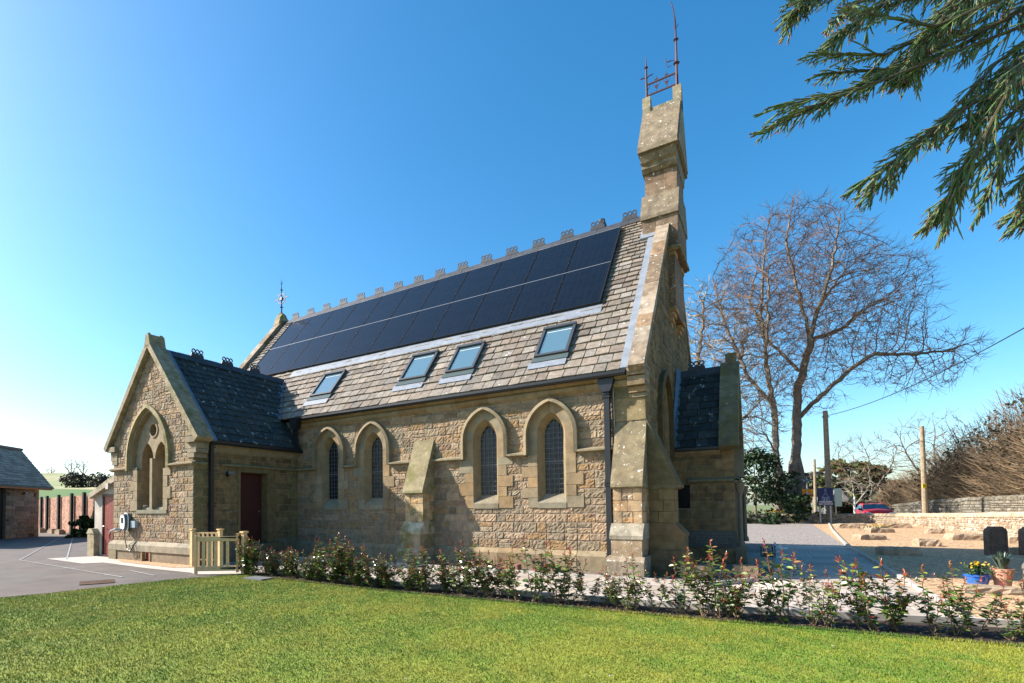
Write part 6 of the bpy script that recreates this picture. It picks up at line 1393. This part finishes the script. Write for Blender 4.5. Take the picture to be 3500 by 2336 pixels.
while x < -4.2:
    for k_ in range(2): spots.append((x+rr.uniform(-.1, .1), float(np.interp(x, [-10.3, -6, -.6, 2.4], [8.05, 7.85, 8.0, 8.35]))+rr.uniform(-.12, .14), 1, rr.uniform(.7, 1.05) if k_ == 0 else rr.uniform(.5, .7)))
    x += rr.uniform(.32, .5)
x = -4.2
while x < 2.7: spots.append((x, float(np.interp(x, [-6, -.6, 2.4], [7.85, 8.0, 8.3]))+rr.uniform(-.08, .1), 0, rr.uniform(.6, 1.2))); x += rr.uniform(.10, .34)
for i, (x, y, lush, s) in enumerate(spots):
    src = rr.choice(lushp if lush and x < -5.2 or (lush and rr.random() < .5) else thinp)
    o = src if src.name not in used else copy_tree(src)
    used.add(src.name); o.location = (x, y, .01); o.rotation_euler = (0, 0, rr.uniform(0, 6.28)); o.scale = (s*(1.15 if lush else 1), s*(1.15 if lush else 1), s)
    o['label'] = ('dense bushy photinia shrub in the crowded stretch of the row nearest the gate' if x < -7.4 else 'bushy photinia shrub with red tips in the row below the lancet windows' if x < -3.2 else 'leggy photinia shrub with red tips in the row before the corner buttress and porch' if x < -.4 else 'leggy photinia shrub with open stems in front of the paved path') if x < 1.6 else 'leggy photinia shrub at the right end of the row by the chippings'
# bricks / planters by the nave wall
for i, (x, y, lb) in enumerate(((-5.35, 11.75, 'stack of reddish bricks against the nave wall below the right-hand windows'), (-6.2, 11.8, 'small reddish clay planter against the nave wall'), (-4.4, 11.8, 'reddish edging blocks near the right-hand lancet window'))):
    m = MB()
    for k_ in range(3): m.box(x-.3+k_*.2, x-.12+k_*.2, y-.12, y+.12, 0, .14+.05*(k_ % 2), (1, 1, 1))
    tag(m.build('brick_stack', mat('red_brick', (.24, .12, .09), .85, noise=.2) if i == 0 else bpy.data.materials['red_brick']), lb, 'bricks')

# ------------------------------------------------------------------ overhanging sequoia
seq = thing('sequoia_tree', 'cord-like green sequoia branches hanging in from the upper right', 'tree', (3.6, 3.2, 0))
m = MB(); m.tube([(3.9, 2.6, -.2), (3.85, 2.7, 3), (3.8, 2.8, 9)], [.45, .38, .25], 14); m.build('trunk', mat('sequoia_bark', (.22, .09, .05), .9, noise=.3, nscale=4, bump=.8, bscale=9), seq)
SQ = mat('sequoia_cords', attr=True, rough=.6, spec=.3, bump=.6, bscale=160)
axes = dict(
 A=[(1.9, 4.9, 5.15), (1.5, 4.71, 4.62), (.98, 4.15, 4.11), (.47, 3.7, 3.78), (.12, 3.36, 3.62)],
 A2=[(1.5, 4.6, 4.75), (1.0, 4.2, 4.3), (.6, 3.9, 4.05), (.3, 3.6, 3.98)],
 B=[(1.8, 4.8, 4.7), (1.44, 4.57, 4.27), (1.01, 4.06, 3.75), (.66, 3.73, 3.36), (.48, 3.5, 3.12)],
 C=[(1.9, 4.7, 4.5), (1.46, 4.47, 3.98), (1.05, 4.0, 3.5), (.84, 3.74, 3.2), (.78, 3.7, 2.98)],
 C2=[(1.7, 4.5, 4.3), (1.35, 4.3, 3.8), (1.1, 4.1, 3.4), (.98, 3.95, 3.1)],
 D=[(1.7, 5.1, 5.2), (1.2, 4.7, 4.85), (.9, 4.32, 4.6), (.55, 3.98, 4.4), (.36, 3.75, 4.16)],
 E=[(1.2, 5.0, 5.5), (.86, 4.74, 5.2), (.51, 4.4, 4.96), (.3, 4.15, 4.78), (.2, 4.08, 4.68)],
 G=[(1.9, 4.6, 3.9), (1.6, 4.4, 3.5), (1.34, 4.2, 3.2), (1.17, 4.08, 3.02)],
 H=[(1.9, 4.8, 5.0), (1.55, 4.6, 4.9), (1.15, 4.3, 4.5), (.85, 4.0, 4.2), (.68, 3.85, 3.9)],
 I=[(2.0, 4.7, 4.9), (1.6, 4.55, 4.5), (1.3, 4.3, 4.1), (1.1, 4.1, 3.8), (.95, 3.95, 3.55)],
 J=[(1.9, 4.9, 5.3), (1.4, 4.8, 5.1), (1.1, 4.6, 4.8), (.95, 4.4, 4.5)])
rq = random.Random(81)
for nm_, pts_ in list(axes.items()):
    for r_ in range(2):
        o_ = Vector((rq.uniform(.1, .5), rq.uniform(0, .6), rq.uniform(.1, .45)))
        axes[nm_+str(r_)] = [tuple(Vector(p)+o_*(1-.25*i)+Vector((rq.gauss(0, .04), rq.gauss(0, .04), rq.gauss(0, .04)))) for i, p in enumerate(pts_)]
rr = random.Random(8); gcols = [(.20, .32, .08), (.27, .40, .12), (.13, .22, .06), (.34, .44, .18), (.36, .41, .22)]
def cord(m, p, d, L_, droop, w, depth=0):
    n = max(4, int(L_/.024)); pts = [Vector(p)]; d = Vector(d).normalized(); col = jit(rr.choice(gcols), .25, rr)
    for i in range(n): d = (d+Vector((rr.gauss(0, .035), rr.gauss(0, .035), -droop/n+rr.gauss(0, .03)))).normalized(); pts.append(pts[-1]+d*(L_/n))
    rad = [w*(1-.45*i/n)*(1.18 if i % 2 else .85) for i in range(n+1)]; rad[-1] = w*.25
    m.tube(pts[:-1], rad[:-1], 4, col, cap=False); tipc = rr.choice([(.42, .24, .15), (.36, .17, .10), col]); m.tube(pts[-2:], rad[-2:], 5, tipc)
    if depth < 1:
        for i in range(1, n-1):
            if rr.random() < .62: s = rr.choice((-1, 1)); ax = d.cross(Vector((.55, -.83, .1))).normalized(); cord(m, pts[i], d*1.2+ax*s*.42+Vector((rr.gauss(0, .12), rr.gauss(0, .12), rr.gauss(0, .12))), L_*.42*(1-i/n*.5), droop*.5, w*.85, depth+1)
for key, pts in axes.items():
    m = MB(); P_ = [Vector(p) for p in pts]; fine = []
    for a, b_ in zip(P_[:-1], P_[1:]):
        for k_ in range(8): fine.append(a+(b_-a)*(k_/8))
    fine.append(P_[-1]); n = len(fine); m.tube(fine, [.011*(1-.8*i/n)+.003 for i in range(n)], 6, (.17, .13, .06))
    for i in range(4, n):
        for s in (-1, 1):
            d = (fine[min(i+1, n-1)]-fine[i-1]).normalized(); ax = d.cross(Vector((.55, -.83, .1))).normalized(); L_ = .34*(1-.45*i/n)
            cord(m, fine[i], d*1.5+ax*s*rr.uniform(.05, .55)+Vector((rr.gauss(0, .16), rr.gauss(0, .16), -.05)), L_*rr.uniform(.6, 1.15), .32, .0048)
    cord(m, fine[-1], fine[-1]-fine[-3], .2, .2, .008)
    m.build('branch', SQ, seq)
print('objects', len(bpy.data.objects))
